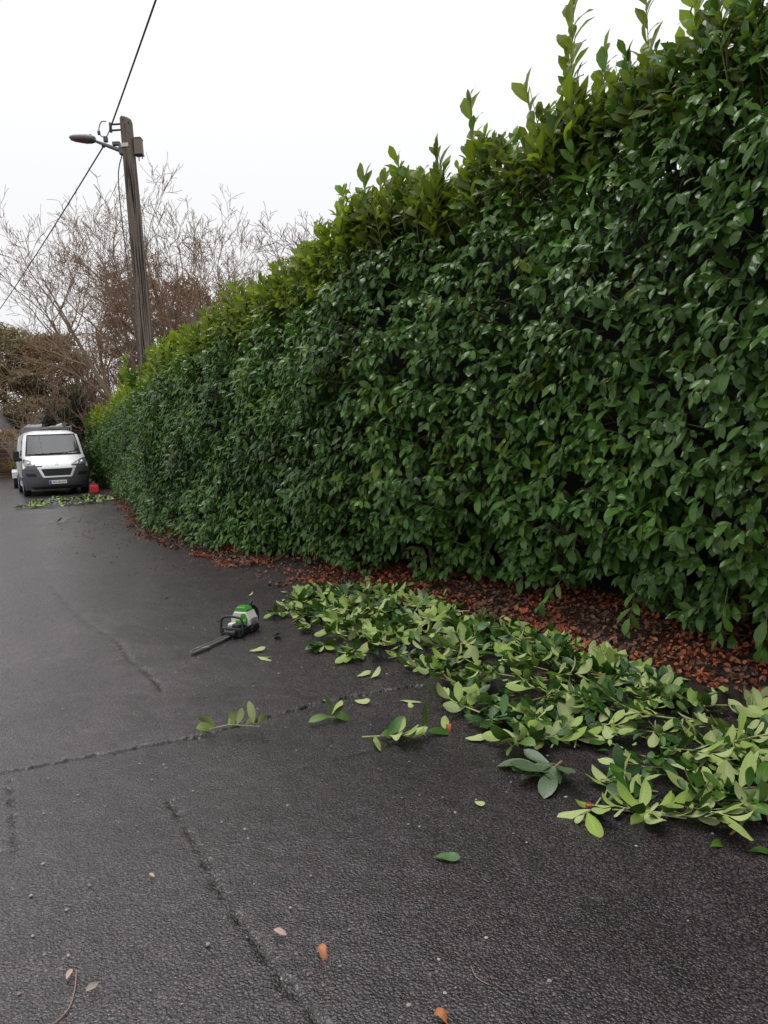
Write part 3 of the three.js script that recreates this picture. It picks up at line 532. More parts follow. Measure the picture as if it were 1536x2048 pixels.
  part('bulkhead', bx(1.66, 1.75, 0.04, 0, 1.25, -2.35, 0.01), std([0.2, 0.2, 0.24], 0.7), van);
  for (const x of [-0.5, 0.2, 0.58]) { const s = part('seat', merge([bx(0.46, 0.6, 0.14, x, 1.38, -2.05, 0.05), bx(0.46, 0.14, 0.5, x, 1.05, -1.85, 0.05)]), std([0.03, 0.03, 0.035], 0.9), van); part('headrest', bx(0.26, 0.2, 0.1, x, 1.8, -2.05, 0.04), std([0.03, 0.03, 0.035], 0.9), s); }
  part('steering_wheel', new THREE.TorusGeometry(0.19, 0.018, 8, 24).rotateX(-0.7).translate(-0.5, 1.4, -1.5), black, van);
  for (const [x, z, r] of [[0.28, -1.0, 0.3], [0.62, -1.12, -0.2]]) part('paper', bx(0.3, 0.01, 0.21, 0, 0, 0, 0.002).rotateX(0.35).rotateY(r).translate(x, 1.385, z), std([0.8, 0.8, 0.82], 0.8), van);
  // bumper, grille, plate
  const bump = part('bumper', panel([[0.22, -0.985, 0.985], [0.34, -1, 1], [0.5, -1, 1], [0.62, -1, 1]], 0.02, 22, 0.05), plastic, van);
  for (const s of [-1, 1]) {
    const a = (r) => s < 0 ? r : r.map(([y, p, q]) => [y, -q, -p]);
    part('bumper_corner', panel(a([[0.62, -1, -0.44], [0.8, -1, -0.52], [0.9, -0.985, -0.56], [0.97, -0.9, -0.6]]), 0.022, 8, 0.05), plastic, bump);
    part('fog_lamp_recess', panel(a([[0.66, -0.86, -0.62], [0.7, -0.9, -0.6], [0.77, -0.9, -0.66]]), 0.03, 5, 0.02), black, bump);
    const hl = part('headlight', panel(a([[0.985, -0.88, -0.46], [1.03, -0.96, -0.46], [1.1, -0.985, -0.58], [1.2, -0.985, -0.82], [1.24, -0.98, -0.93]]), 0.014, 10, 0.03), std([0.16, 0.165, 0.18], 0.12, { clearcoat: 1, clearcoatRoughness: 0.03, metalness: 0.3 }), van);
    const lp = F(s * 0.82, 1.08, 0.02), lq = F(s * 0.66, 1.04, 0.02);
    part('lamp_bowl', merge([new THREE.SphereGeometry(0.06, 14, 10).scale(1, 1, 0.5).translate(lp.x, lp.y, lp.z), new THREE.SphereGeometry(0.045, 14, 10).scale(1, 1, 0.5).translate(lq.x, lq.y, lq.z)]), chrome, hl);
    part('light_edge', panel(a([[0.985, -0.9, -0.45], [1.005, -0.93, -0.45]]), 0.022, 8, 0.02), black, hl);
  }
  part('lower_intake', panel([[0.25, -0.72, 0.72], [0.34, -0.8, 0.8]], 0.035, 12, 0.02), black, bump);
  const gr = part('grille', panel([[0.66, -0.38, 0.38], [0.78, -0.43, 0.43], [0.91, -0.5, 0.5]], 0.026, 12, 0.03), black, van);
  part('grille_surround', merge([panel([[0.615, -0.42, 0.42], [0.665, -0.42, 0.42]], 0.038, 14, 0.03), panel([[0.9, -0.57, 0.57], [0.955, -0.575, 0.575]], 0.038, 14, 0.03), panel([[0.63, -0.44, -0.37], [0.93, -0.57, -0.49]], 0.036, 2, 0.03), panel([[0.63, 0.37, 0.44], [0.93, 0.49, 0.57]], 0.036, 2, 0.03)]), std([0.78, 0.78, 0.78], 0.3, { metalness: 0.2 }), gr);
  for (const y of [0.71, 0.76, 0.81, 0.86]) part('grille_bar', panel([[y - 0.008, -0.42, 0.42], [y + 0.008, -0.42, 0.42]], 0.034, 10, 0.02), std([0.03, 0.03, 0.032], 0.4), gr);
  const cv = document.createElement('canvas'); cv.width = 256; cv.height = 56; const cx = cv.getContext('2d'); cx.fillStyle = '#e6e6e2'; cx.fillRect(0, 0, 256, 56); cx.fillStyle = '#1d3a8c'; cx.fillRect(0, 0, 26, 56); cx.fillStyle = '#141414'; cx.font = 'bold 40px sans-serif'; cx.textAlign = 'center'; cx.textBaseline = 'middle'; cx.fillText('161-TR-331', 142, 30, 214);
  const pt = new THREE.CanvasTexture(cv); pt.colorSpace = THREE.SRGBColorSpace;
  const pl = part('number_plate', bx(0.54, 0.125, 0.012, 0, 0.46, 0.032, 0.004), std([0.75, 0.75, 0.73], 0.5), van);
  part('plate_lettering', new THREE.PlaneGeometry(0.52, 0.11).translate(0, 0.46, 0.0405), std([1, 1, 1], 0.5, { map: pt }), pl);
  { const e = F(0, 1.05, 0.012); const sh = new THREE.Shape(); [[0, -0.065], [0.02, -0.03], [0.05, 0.0], [0.03, 0.03], [0.035, 0.06], [0.0, 0.07], [-0.03, 0.055], [-0.02, 0.02], [-0.045, 0.0], [-0.02, -0.03]].forEach(([x, y], k) => k ? sh.lineTo(x, y) : sh.moveTo(x, y)); part('bonnet_emblem', new THREE.ExtrudeGeometry(sh, { depth: 0.008, bevelSize: 0.003, bevelThickness: 0.003, bevelSegments: 1 }).rotateX(-0.75).translate(e.x, e.y, e.z), std([0.7, 0.7, 0.72], 0.3, { metalness: 0.5 }), van); }
  // sides
  const side = (sx, rows, off, mat, name, par) => { const m = new MB(), fine = []; for (let k = 0; k < rows.length - 1; k++) for (let s = 0; s < 3; s++) fine.push(rows[k].map((v, j) => lerp(v, rows[k + 1][j], s / 3))); fine.push(rows[rows.length - 1]); const g = fine.map(([y, a, b2]) => [m.v(sx * (hw(y) + off), y, -a), m.v(sx * (hw(y) + off), y, -b2), m.v(sx * (hw(y) - 0.01), y, -a), m.v(sx * (hw(y) - 0.01), y, -b2)]); for (let k = 0; k < g.length - 1; k++) { m.q(g[k][0], g[k][1], g[k + 1][1], g[k + 1][0]); m.q(g[k][2], g[k][0], g[k + 1][0], g[k + 1][2]); m.q(g[k][1], g[k][3], g[k + 1][3], g[k + 1][1]); } m.q(g[0][0], g[0][2], g[0][3], g[0][1]); const e = g[g.length - 1]; m.q(e[0], e[1], e[3], e[2]); return part(name, m.geo(0.6), mat, par ?? van); };
  for (const s of [-1, 1]) {
    const door = side(s, [[0.42, 1.35, 2.3], [1.3, 1.12, 2.3], [1.45, 1.2, 2.3], [1.95, 1.66, 2.3]], 0.004, white, 'door');
    side(s, [[1.36, 1.2, 2.2], [1.5, 1.3, 2.2], [1.9, 1.68, 2.15]], 0.01, darkGlass, 'door_window', door);
    part('door_handle', bx(0.03, 0.04, 0.18, s * (hw(1.15) + 0.015), 1.15, -2.15, 0.01), plastic, door);
    side(s, [[0.5, 1.4, 4.7], [0.62, 1.4, 4.7]], 0.02, plastic, 'rub_strip');
    const mir = part('wing_mirror', s > 0 ? merge([bx(0.08, 0.34, 0.2, 1.03, 1.36, -1.2, 0.03)]) : merge([bx(0.2, 0.36, 0.13, s * 1.16, 1.36, -1.02, 0.045), bx(0.12, 0.1, 0.08, s * 1.03, 1.24, -1.06, 0.02)]), black, van);
    if (s < 0) part('mirror_glass', bx(0.16, 0.3, 0.01, s * 1.16, 1.36, -1.09, 0.004), chrome, mir);
    for (const zb of [0.95, 3.95]) {
      const m = new MB(), r = 0.4, c0 = m.v(s * (hw(0.5) + 0.006), 0.36, -zb), ring = []; for (let k = 0; k <= 20; k++) { const a = Math.PI * k / 20; ring.push(m.v(s * (hw(0.5) + 0.006), 0.34 + Math.sin(a) * r, -zb + Math.cos(a) * r)); } for (let k = 0; k < 20; k++) m.t(c0, ring[k], ring[k + 1]);
      part('wheel_arch', m.geo(), black, van);
      const wh = part('wheel', new THREE.LatheGeometry([[0.2, -0.11], [0.3, -0.115], [0.335, -0.08], [0.34, 0], [0.335, 0.08], [0.3, 0.115], [0.2, 0.11]].map(([a, b2]) => new THREE.Vector2(a, b2)), 28).rotateZ(Math.PI / 2).translate(s * 0.92, 0.34, -zb), tyre, van);
      part('wheel_trim', new THREE.LatheGeometry([[0.0, 0.105], [0.06, 0.11], [0.1, 0.09], [0.19, 0.1], [0.205, 0.08], [0.205, -0.1], [0, -0.1]].map(([a, b2]) => new THREE.Vector2(a, b2)), 24).rotateZ(-s * Math.PI / 2).translate(s * 0.93, 0.34, -zb), std([0.35, 0.35, 0.36], 0.45, { metalness: 0.4 }), wh);
    }
  }
  part('underbody', bx(1.7, 0.22, 4.4, 0, 0.34, -2.6, 0.03), black, van);
  // roof rack and what lies on it
  const R = (x, z) => V(x, 2.24, z).applyEuler(new THREE.Euler(0, 0.485, 0)).add(V(-10.85, 0, -25.75));
  const rack = thing('roof_rack', 'grey metal roof rack on the white van', 'roof rack', [-10.85, 0, -25.75], 0.485);
  const steel = std([0.22, 0.22, 0.23], 0.45, { metalness: 0.6 });
  for (const z of [-1.95, -2.8, -3.6, -4.4]) { const cb = part('crossbar', bx(1.56, 0.035, 0.05, 0, 2.33, z), steel, rack); for (const x of [-0.74, 0.74]) part('bracket', bx(0.05, 0.14, 0.07, x, 2.265, z), steel, cb); }
  for (const x of [-0.74, 0.74]) part('side_rail', bx(0.03, 0.025, 2.6, x, 2.36, -3.15), steel, rack);
  const lad = thing('ladder', 'aluminium ladder lying along the roof rack of the van', 'ladder', [-10.85, 0, -25.75], 0.485);
  for (const x of [-0.62, -0.24]) part('stile', bx(0.035, 0.08, 2.9, x, 2.41, -3.2), std([0.55, 0.55, 0.57], 0.4, { metalness: 0.6 }), lad);
  for (let k = 0; k < 10; k++) part('rung', tubeGeo([[-0.62, 2.41, -1.9 - k * 0.28], [-0.24, 2.41, -1.9 - k * 0.28]], 0.016), std([0.5, 0.5, 0.52], 0.4, { metalness: 0.6 }), lad);
  const tubeT = thing('pipe_carrier', 'pale plastic pipe carrier strapped to the van roof rack', 'pipe carrier', [-10.85, 0, -25.75], 0.485);
  part('tube', new THREE.CylinderGeometry(0.065, 0.065, 2.5, 18).rotateX(Math.PI / 2).translate(0.5, 2.42, -3.1), std([0.5, 0.5, 0.5], 0.5), tubeT);
  for (const z of [-1.88, -4.32]) part('end_cap', new THREE.CylinderGeometry(0.07, 0.07, 0.07, 18).rotateX(Math.PI / 2).translate(0.5, 2.42, z), std([0.1, 0.1, 0.1], 0.6), tubeT);
  part('board', bx(0.2, 0.03, 2.2, 0.2, 2.37, -3.2, 0.005), std([0.4, 0.37, 0.33], 0.8), tubeT);

  // trailer behind the van
  const tr = thing('twin_axle_trailer', 'galvanised twin axle trailer hitched behind the white van', 'trailer', [-14.75, 0, -33.1], 0.44);
  const galv = std([0.45, 0.46, 0.47], 0.5, { metalness: 0.5 });
  part('bed', bx(1.5, 0.08, 2.6, 0, 0.62, 0), galv, tr);
  for (const [w, d, x, z, nm] of [[0.04, 2.6, -0.75, 0, 'side_panel'], [0.04, 2.6, 0.75, 0, 'side_panel'], [1.46, 0.04, 0, 1.29, 'front_panel'], [1.46, 0.04, 0, -1.29, 'tailgate']]) part(nm, bx(w, 0.62, d, x, 0.97, z), galv, tr);
  for (const s of [-1, 1]) {
    const mgm = new MB(), a = [], b2 = []; for (const [z, y] of [[0.78, 0.42], [0.7, 0.66], [0.5, 0.76], [-0.5, 0.76], [-0.7, 0.66], [-0.78, 0.42]]) { a.push(mgm.v(s * 0.77, y, z)); b2.push(mgm.v(s * 1.03, y - 0.01, z)); } for (let k = 0; k < 5; k++) mgm.q(a[k], a[k + 1], b2[k + 1], b2[k]); const lo = b2.map((v) => mgm.v(mgm.p[v * 3], mgm.p[v * 3 + 1] - 0.07, mgm.p[v * 3 + 2] * 0.97)); for (let k = 0; k < 5; k++) mgm.q(b2[k], b2[k + 1], lo[k + 1], lo[k]);
    part('mudguard', mgm.geo(0.5), galv, tr);
    for (const z of [0.36, -0.36]) { const wh = part('wheel', new THREE.LatheGeometry([[0.16, -0.09], [0.28, -0.095], [0.31, -0.06], [0.31, 0.06], [0.28, 0.095], [0.16, 0.09]].map(([p, q]) => new THREE.Vector2(p, q)), 24).rotateZ(Math.PI / 2).translate(s * 0.9, 0.31, z), tyre, tr); part('rim', new THREE.CylinderGeometry(0.165, 0.165, 0.15, 20).rotateZ(Math.PI / 2).translate(s * 0.9, 0.31, z), std([0.4, 0.4, 0.4], 0.5, { metalness: 0.4 }), wh); }
  }
  part('drawbar', merge([tubeGeo([[-0.55, 0.52, 1.3], [0, 0.5, 2.3]], 0.04), tubeGeo([[0.55, 0.52, 1.3], [0, 0.5, 2.3]], 0.04), bx(0.08, 0.1, 0.35, 0, 0.5, 2.4)]), galv, tr);

  // red fuel can
  const can = thing('fuel_can', 'red plastic fuel can on the road beside the van wheel', 'fuel can', [-9.75, 0.0, -26.0], 0.3);
  const red = std([0.55, 0.018, 0.018], 0.4);
  const body = part('body', merge([bx(0.3, 0.24, 0.18, 0, 0.14, 0, 0.035), bx(0.27, 0.05, 0.15, 0, 0.27, 0, 0.02)]), red, can);
  part('handle', curveGeo([[-0.09, 0.28, 0], [-0.08, 0.34, 0], [0.04, 0.345, 0], [0.06, 0.28, 0]], 0.014, 16, 6), red, can);
  part('cap', cyl(0.03, 0.03, 0.05, 0.1, 0.31, 0), std([0.03, 0.03, 0.03], 0.5), can);
  part('rib', merge([bx(0.31, 0.015, 0.19, 0, 0.1, 0), bx(0.31, 0.015, 0.19, 0, 0.18, 0)]), red, body);
}

// ------------------------------------------------------------------ far end of the road: trees, scrub, wall, house
const barkMat = std([0.21, 0.15, 0.105], 0.9), twigMat = std([0.28, 0.185, 0.12], 0.9);
function bareTree(label, x, z, h, stems, spread, opt = {}) {
  const root = thing('bare_tree', label, 'tree', [x, 0, z], 0, 'bare winter trees');
  const trunk = new MB(), limb = new MB(), twig = new MB(), dens = opt.dens ?? 1, rMin = opt.rMin ?? 0.008;
  const grow = (p, d, len, r, lv) => {
    const segs = lv < 2 ? 6 : 4, pts = [p.clone()], rad = [r], nodes = []; let q = p.clone(), dir = d.clone();
    for (let k = 1; k <= segs; k++) { dir.add(randDir().multiplyScalar([0.1, 0.2, 0.26, 0.3, 0.3][lv])).add(V(0, opt.lift ?? 0.05, 0)).normalize(); q = q.clone().addScaledVector(dir, len / segs); pts.push(q); rad.push(Math.max(rMin, r * (1 - 0.72 * k / segs))); nodes.push([q, dir.clone(), Math.max(rMin, r * (1 - 0.72 * k / segs)), k / segs]); }
    (lv === 0 ? trunk : lv === 1 ? limb : twig).tube(pts, rad, lv === 0 ? 7 : lv === 1 ? 5 : 3, false);
    if (lv >= 4 || len < 0.3) return;
    const kids = Math.round([7, 6, 5, 3][lv] * dens * rr(0.8, 1.2));
    for (let k = 0; k < kids; k++) {
      const nd = nodes[clamp(Math.floor(rr(lv === 0 ? 0.3 : 0.1, 1) * segs), 0, segs - 1)];
      const nd2 = nd[1].clone().multiplyScalar(0.85).add(randDir().multiplyScalar(0.75)).add(V(0, 0.12, 0)).normalize();
      grow(nd[0], nd2, len * rr(0.36, 0.56), nd[2] * 0.62, lv + 1);
    }
  };
  for (let k = 0; k < stems; k++) { const a = k / stems * 6.283 + rr(-0.3, 0.3), tilt = spread * rr(0.5, 1.1); grow(V(0.25 * Math.cos(a), 0, 0.25 * Math.sin(a)), V(Math.cos(a) * tilt, 1, Math.sin(a) * tilt * 0.7).normalize(), h * rr(0.7, 0.95), opt.r ?? 0.09, 0); }
  part('trunk', trunk.geo(), barkMat, root); part('limbs', limb.geo(), barkMat, root); const t = part('crown', twig.geo(), opt.mat ?? twigMat, root); t.userData.kind = 'stuff';
  return root;
}
bareTree('tall many-stemmed bare tree behind the timber utility pole', -9.2, -33.5, 8.8, 7, 0.5, { r: 0.17, rMin: 0.009 });
bareTree('bare tree with forked upright branches standing behind the hedge', -7.7, -35, 8.9, 4, 0.32, { r: 0.17, rMin: 0.009, dens: 0.95 });
bareTree('wide bare tree leaning out over the road beyond the van', -12.9, -38, 9.0, 6, 0.6, { r: 0.17, rMin: 0.009 });
bareTree('small reddish bare tree showing just above the laurel hedge', -0.9, -27, 6.6, 4, 0.16, { dens: 1.1, mat: std([0.2, 0.11, 0.1], 0.9) });
bareTree('low bare thicket tree between the van and the utility pole', -12.2, -34, 4.6, 7, 0.9, { dens: 0.8, r: 0.05, lift: 0 });

function tufts(mb, col, c, rad, n, size, base, v = 0.3, up = 0.2) { // small leaf-sized faces through a volume
  for (let k = 0; k < n; k++) {
    const d = randDir().multiplyScalar(Math.pow(rnd(), 0.45)), p = V(c.x + d.x * rad.x, c.y + d.y * rad.y, c.z + d.z * rad.z), a = randDir().add(V(0, up, 0)).multiplyScalar(size * rr(0.5, 1.3)), b = randDir().cross(a).normalize().multiplyScalar(size * rr(0.12, 0.25)), q = 1 + v * gauss();
    const i0 = mb.v(p.x - b.x, p.y - b.y, p.z - b.z), i1 = mb.v(p.x + b.x, p.y + b.y, p.z + b.z), i2 = mb.v(p.x + a.x, p.y + a.y, p.z + a.z); mb.t(i0, i1, i2);
    for (let j = 0; j < 3; j++) col.push(base[0] * q, base[1] * q, base[2] * q);
  }
}
const tuftMat = new THREE.MeshPhysicalMaterial({ color: RGB(1, 1, 1), vertexColors: true, roughness: 0.85 });
const tuftGeo = (mb, col) => { const g = mb.geo(); g.setAttribute('color', new THREE.Float32BufferAttribute(col, 3)); return g; };
function evergreen(label, x, z, h, w, base, kind = 'dome') {
  const root = thing('evergreen_tree', label, 'tree', [x, 0, z], 0, 'evergreens at the end of the road');
  const t = new MB(); t.tube([V(0, 0, 0), V(0.1, h * 0.5, 0), V(0, h * 0.93, 0)], [0.22, 0.15, 0.04], 7, false);
  const mb = new MB(), col = [];
  const n = 46; for (let k = 0; k < n; k++) {
    const u = Math.pow((k + 0.5) / n, 0.9), y = h * (kind === 'pine' ? 0.45 + 0.52 * u : 0.12 + 0.85 * u), R = w * (kind === 'pine' ? (0.5 + 0.5 * Math.sin(u * 3)) : Math.sqrt(1 - Math.pow(Math.max(0, u - 0.25) / 0.78, 2))) * rr(0.35, 1), a = k * 2.4;
    const c = V(Math.cos(a) * R, y + rr(-0.2, 0.2), Math.sin(a) * R); t.tube([V(0, y * 0.96, 0), c], [0.04, 0.015], 4, false);
    tufts(mb, col, c, V(w * 0.34, kind === 'pine' ? 0.35 : 0.62, w * 0.34), kind === 'pine' ? 60 : 470, kind === 'pine' ? 0.42 : 0.3, base.map((b) => b * rr(0.75, 1.25)));
  }
  part('trunk', t.geo(), barkMat, root); part('crown', tuftGeo(mb, col), tuftMat, root);
}
evergreen('broad dark olive evergreen above the stone wall', -27.5, -57, 10.6, 4.0, [0.2, 0.165, 0.07]);
evergreen('shorter olive evergreen next to the broad one over the wall', -24, -57, 9.9, 3.4, [0.2, 0.15, 0.075]);
evergreen('brownish pine with flat tufts seen through the bare branches', -16.5, -54, 13.6, 2.4, [0.15, 0.1, 0.06], 'pine');
evergreen('second brownish pine behind the timber pole', -13.4, -56, 13.2, 2.4, [0.16, 0.1, 0.06], 'pine');
evergreen('dark rounded evergreen bush just behind the van roof', -14.2, -35.3, 3.7, 1.0, [0.06, 0.055, 0.035]);

function dryShrub(label, x, z, h, w, n, c, lean = 0) {
  const root = thing('dry_shrub', label, 'shrub', [x, 0, z], 0, 'dry scrub at the end of the road'), mb = new MB();
  for (let k = 0; k < n; k++) {
    const a = rr(0, 6.283), r = w * Math.sqrt(rnd()) * 0.6, b = V(Math.cos(a) * r, 0, Math.sin(a) * r), d = V(Math.cos(a) * 0.4 + 0.5 * gauss() + lean, 1.5, Math.sin(a) * 0.4 + 0.5 * gauss()).normalize(), pts = [b.clone()]; let q = b.clone(); const l = h * rr(0.5, 1.1);
    for (let s = 0; s < 6; s++) { q = q.clone().addScaledVector(d, l / 6); d.add(randDir().multiplyScalar(0.28)).add(V(0, -0.09 * s * 0.6, 0)).normalize(); if (q.y < 0.02) q.y = 0.02; pts.push(q); }
    const rad = rr(0.012, 0.026); mb.tube(pts, pts.map((_, s) => rad * (1 - 0.1 * s)), 3, false);
    for (let j = 0; j < 5; j++) { const s = 1 + Math.floor(rnd() * 5), p0 = pts[s], e = p0.clone().addScaledVector(randDir().add(V(0, 0.4, 0)), h * rr(0.1, 0.24)); mb.tube([p0, p0.clone().lerp(e, 0.5).add(randDir().multiplyScalar(0.08)), e], [0.012, 0.01, 0.008], 3, false); }
  }
  const m = part('stems', mb.geo(), std(c, 0.95), root); m.userData.kind = 'stuff';
}
[[-19.6, -44, 3.3, 1.5, 'tangled grey-brown scrub over the van trailer'], [-17.4, -42.5, 3.8, 1.7, 'pale dry scrub behind the van roof rack'], [-15.8, -42, 4.2, 1.6, 'tall dry scrub beside the spiky palm'], [-13.2, -40.5, 4.2, 1.6, 'reddish dry scrub between palm and hedge'], [-18.8, -47.5, 5.4, 2.0, 'tall brown scrub under the evergreens'], [-14.6, -46, 5.2, 2.0, 'tall reddish scrub under the bare branches'], [-11.4, -42, 4.6, 1.8, 'reddish scrub behind the hedge end'], [-19.9, -50, 5.0, 1.6, 'brown scrub behind the stone pillar'], [-9.0, -39, 4.6, 1.8, 'brown scrub behind the laurel hedge by the pole']].forEach(([x, z, h, w, l], k) => dryShrub(l, x, z, h, w, 120, [[0.3, 0.25, 0.19], [0.36, 0.3, 0.22], [0.3, 0.225, 0.16], [0.3, 0.2, 0.15], [0.25, 0.19, 0.14], [0.28, 0.19, 0.14], [0.3, 0.2, 0.15], [0.25, 0.2, 0.14], [0.28, 0.2, 0.15]][k]));
dryShrub('ochre trailing growth on the stone gate pillar', -21.3, -45.1, 1.5, 0.4, 40, [0.3, 0.2, 0.07]);

{ // spiky palm
  const root = thing('cabbage_palm', 'spiky green cabbage palm standing behind the van', 'palm', [-14.35, 0, -37]);
  part('trunk', tubeGeo([[0, 0, 0], [0.1, 1.6, 0], [0, 3.6, 0]], [0.16, 0.12, 0.1], 8), barkMat, root);
  for (let k = 0; k < 110; k++) {
    const a = rr(0, 6.283), e = rr(-0.9, 1.45), d = V(Math.cos(a) * Math.cos(e), Math.sin(e), Math.sin(a) * Math.cos(e)), l = rr(1.0, 1.6), m = new MB(), side = V().crossVectors(d, UPV).normalize(); let q = V(0, 3.7, 0), prev = null;
    for (let s = 0; s <= 5; s++) { const w = 0.032 * (1 - Math.pow(s / 5, 2)) + 0.004, i0 = m.v(q.x - side.x * w, q.y - side.y * w, q.z - side.z * w), i1 = m.v(q.x, q.y - w * 0.5, q.z), i2 = m.v(q.x + side.x * w, q.y, q.z + side.z * w); if (prev) { m.q(prev[0], prev[1], i1, i0); m.q(prev[1], prev[2], i2, i1); } prev = [i0, i1, i2]; d.y -= 0.1 * s * 0.5; d.normalize(); q = q.clone().addScaledVector(d, l / 5); }
    part('leaf', m.geo(), k % 3 ? palmMat(0) : palmMat(1), root);
  }
}
function palmMat(k) { palmMat.c ??= [std([0.085, 0.115, 0.05], 0.5), std([0.14, 0.15, 0.075], 0.55)]; return palmMat.c[k]; }

{ // gate pillar and wall of stone at the bend
  const stone = dataTex(256, 256, (i, j) => { const n = noise2(i / 30, j / 30), m = noise2(i / 7, j / 7), v = 130 + 40 * n + 25 * m + 15 * rnd(); return [v * 1.05, v * 0.95, v * 0.84]; }, true);
  const sm = std([0.3, 0.2, 0.14], 0.95, { map: stone, bumpMap: stone, bumpScale: 0.03 });
  const pil = thing('gate_pillar', 'rough brown stone gate pillar at the bend of the road', 'pillar', [-22.2, 0, -46]);
  for (let r = 0; r < 7; r++) part('stone', bx(0.95 + rr(-0.03, 0.03), 0.27, 0.95, rr(-0.015, 0.015), 0.15 + r * 0.285, 0, 0.05), sm, pil);
  part('cap_stone', bx(1.15, 0.16, 1.15, 0, 2.2, 0, 0.05), sm, pil);
  const wall = thing('stone_wall', 'low brown stone wall beyond the gate pillar', 'wall', [-27.0, 0, -46.5]);
  for (let r = 0; r < 6; r++) for (let k = 0; k < 12; k++) part('stone', bx(0.66 + rr(-0.06, 0.06), 0.27, 0.5 + rr(-0.04, 0.04), -3.9 + k * 0.7 + (r % 2) * 0.3, 0.14 + r * 0.285, 0, 0.05), sm, wall);
  const mbm = new MB(), col = []; tufts(mbm, col, V(0, 0, 0), V(0.8, 0.4, 0.6), 900, 0.16, [0.24, 0.155, 0.045]); const moss = part(numbered('ivy_clump'), tuftGeo(mbm, col), tuftMat, scene); moss.position.set(-22.2, 2.4, -45.7); tag(moss, 'ochre ivy clump draped over the top of the gate pillar', 'ivy');
  const h = thing('house', 'small white house with a grey slate roof behind the stone wall', 'house', [-26.95, 0, -51.5], 0.25); h.scale.setScalar(0.88);
  part('wall', bx(4.4, 3.0, 6, 0, 1.5, 0), std([0.7, 0.69, 0.66], 0.9), h);
  { const sh = new THREE.Shape(); sh.moveTo(-2.5, 2.85); sh.lineTo(2.6, 2.85); sh.lineTo(1.55, 4.75); sh.lineTo(-1.5, 4.75); const roof = part('roof', new THREE.ExtrudeGeometry(sh, { depth: 6.4, bevelEnabled: false }).translate(0, 0, -3.2), std([0.16, 0.155, 0.165], 0.7), h); part('barge_board', tubeGeo([[2.66, 2.8, 3.24], [1.6, 4.75, 3.24]], 0.06, 4), std([0.75, 0.75, 0.73], 0.6), roof); part('ridge', tubeGeo([[-1.5, 4.78, 3.2], [1.55, 4.78, 3.2]], 0.07, 6), std([0.12, 0.12, 0.13], 0.7), roof); }
  const win = part('window', bx(0.9, 1.1, 0.06, 0.6, 1.7, 3.01), std([0.03, 0.03, 0.035], 0.1), h); part('frame', merge([bx(1.0, 0.06, 0.08, 0.6, 2.26, 3.01), bx(1.0, 0.06, 0.08, 0.6, 1.14, 3.01), bx(0.06, 1.1, 0.08, 0.12, 1.7, 3.01), bx(0.06, 1.1, 0.08, 1.08, 1.7, 3.01)]), std([0.7, 0.7, 0.7], 0.5), win);
  // rising ground behind the scrub
  const bank = new THREE.PlaneGeometry(160, 60, 80, 30).rotateX(-Math.PI / 2); const bp = bank.attributes.position; for (let k = 0; k < bp.count; k++) { const x = bp.getX(k), z = bp.getZ(k); bp.setY(k, -0.07 + 5.2 * smooth(28, 5, z) + 0.5 * noise2(x * 0.1, z * 0.1)); } bank.computeVertexNormals();
  const bm = structure('bank', bank, std([0.15, 0.11, 0.07], 0.95, { map: soilTex })); bm.position.set(0, 0, -84);
  const gv = structure('verge', bx(12, 0.12, 1.6, -27, 0.02, -45.2, 0.03), std([0.3, 0.22, 0.1], 0.95, { map: soilTex }));
}

// ------------------------------------------------------------------ laurel clippings on the road
const cutTop = [[0.03, 0.1, 0.015], [0.055, 0.16, 0.02], [0.1, 0.22, 0.025]].map((c) => new THREE.MeshPhysicalMaterial({ color: RGB(...c), map: leafMaps.top, bumpMap: leafMaps.bump, bumpScale: 0.0015, roughness: 0.38, specularIntensity: 0.8 }));
const cutUnder = [[0.35, 0.45, 0.14], [0.44, 0.52, 0.22], [0.28, 0.4, 0.08]].map((c) => new THREE.MeshPhysicalMaterial({ color: RGB(...c), map: leafMaps.under, bumpMap: leafMaps.bump, bumpScale: -0.001, roughness: 0.7, specularIntensity: 0.5 }));
const stalkMat = std([0.32, 0.34, 0.14], 0.6), stalkBrown = std([0.3, 0.17, 0.09], 0.7);
const cutGeos = [[0.14, 0.058, 0.5, 0.2, 0, 0], [0.125, 0.054, 0.9, 0.12, 0.4, 0.03], [0.15, 0.06, -0.3, 0.3, -0.3, 0.03], [0.11, 0.05, 0.7, 0.45, 0.2, 0], [0.135, 0.056, 0.1, 0.1, 0.5, 0.04], [0.095, 0.042, -0.6, 0.3, -0.5, 0.02]].map(([L, W, curl, fold, twist, wave], k) => leafGeo(L, W, { curl, fold, twist, wave, n: 8, double: true, ph: k }));
function addLeaf(root, pos, dir, up, sc, tone, g) {
  const m = part('leaf', cutGeos[g ?? Math.floor(rnd() * 6)], [cutTop[tone % 3], cutUnder[Math.floor(rnd() * 3)]], root); leafMatrix(pos, dir, up, sc).decompose(m.position, m.quaternion, m.scale); return m;
}
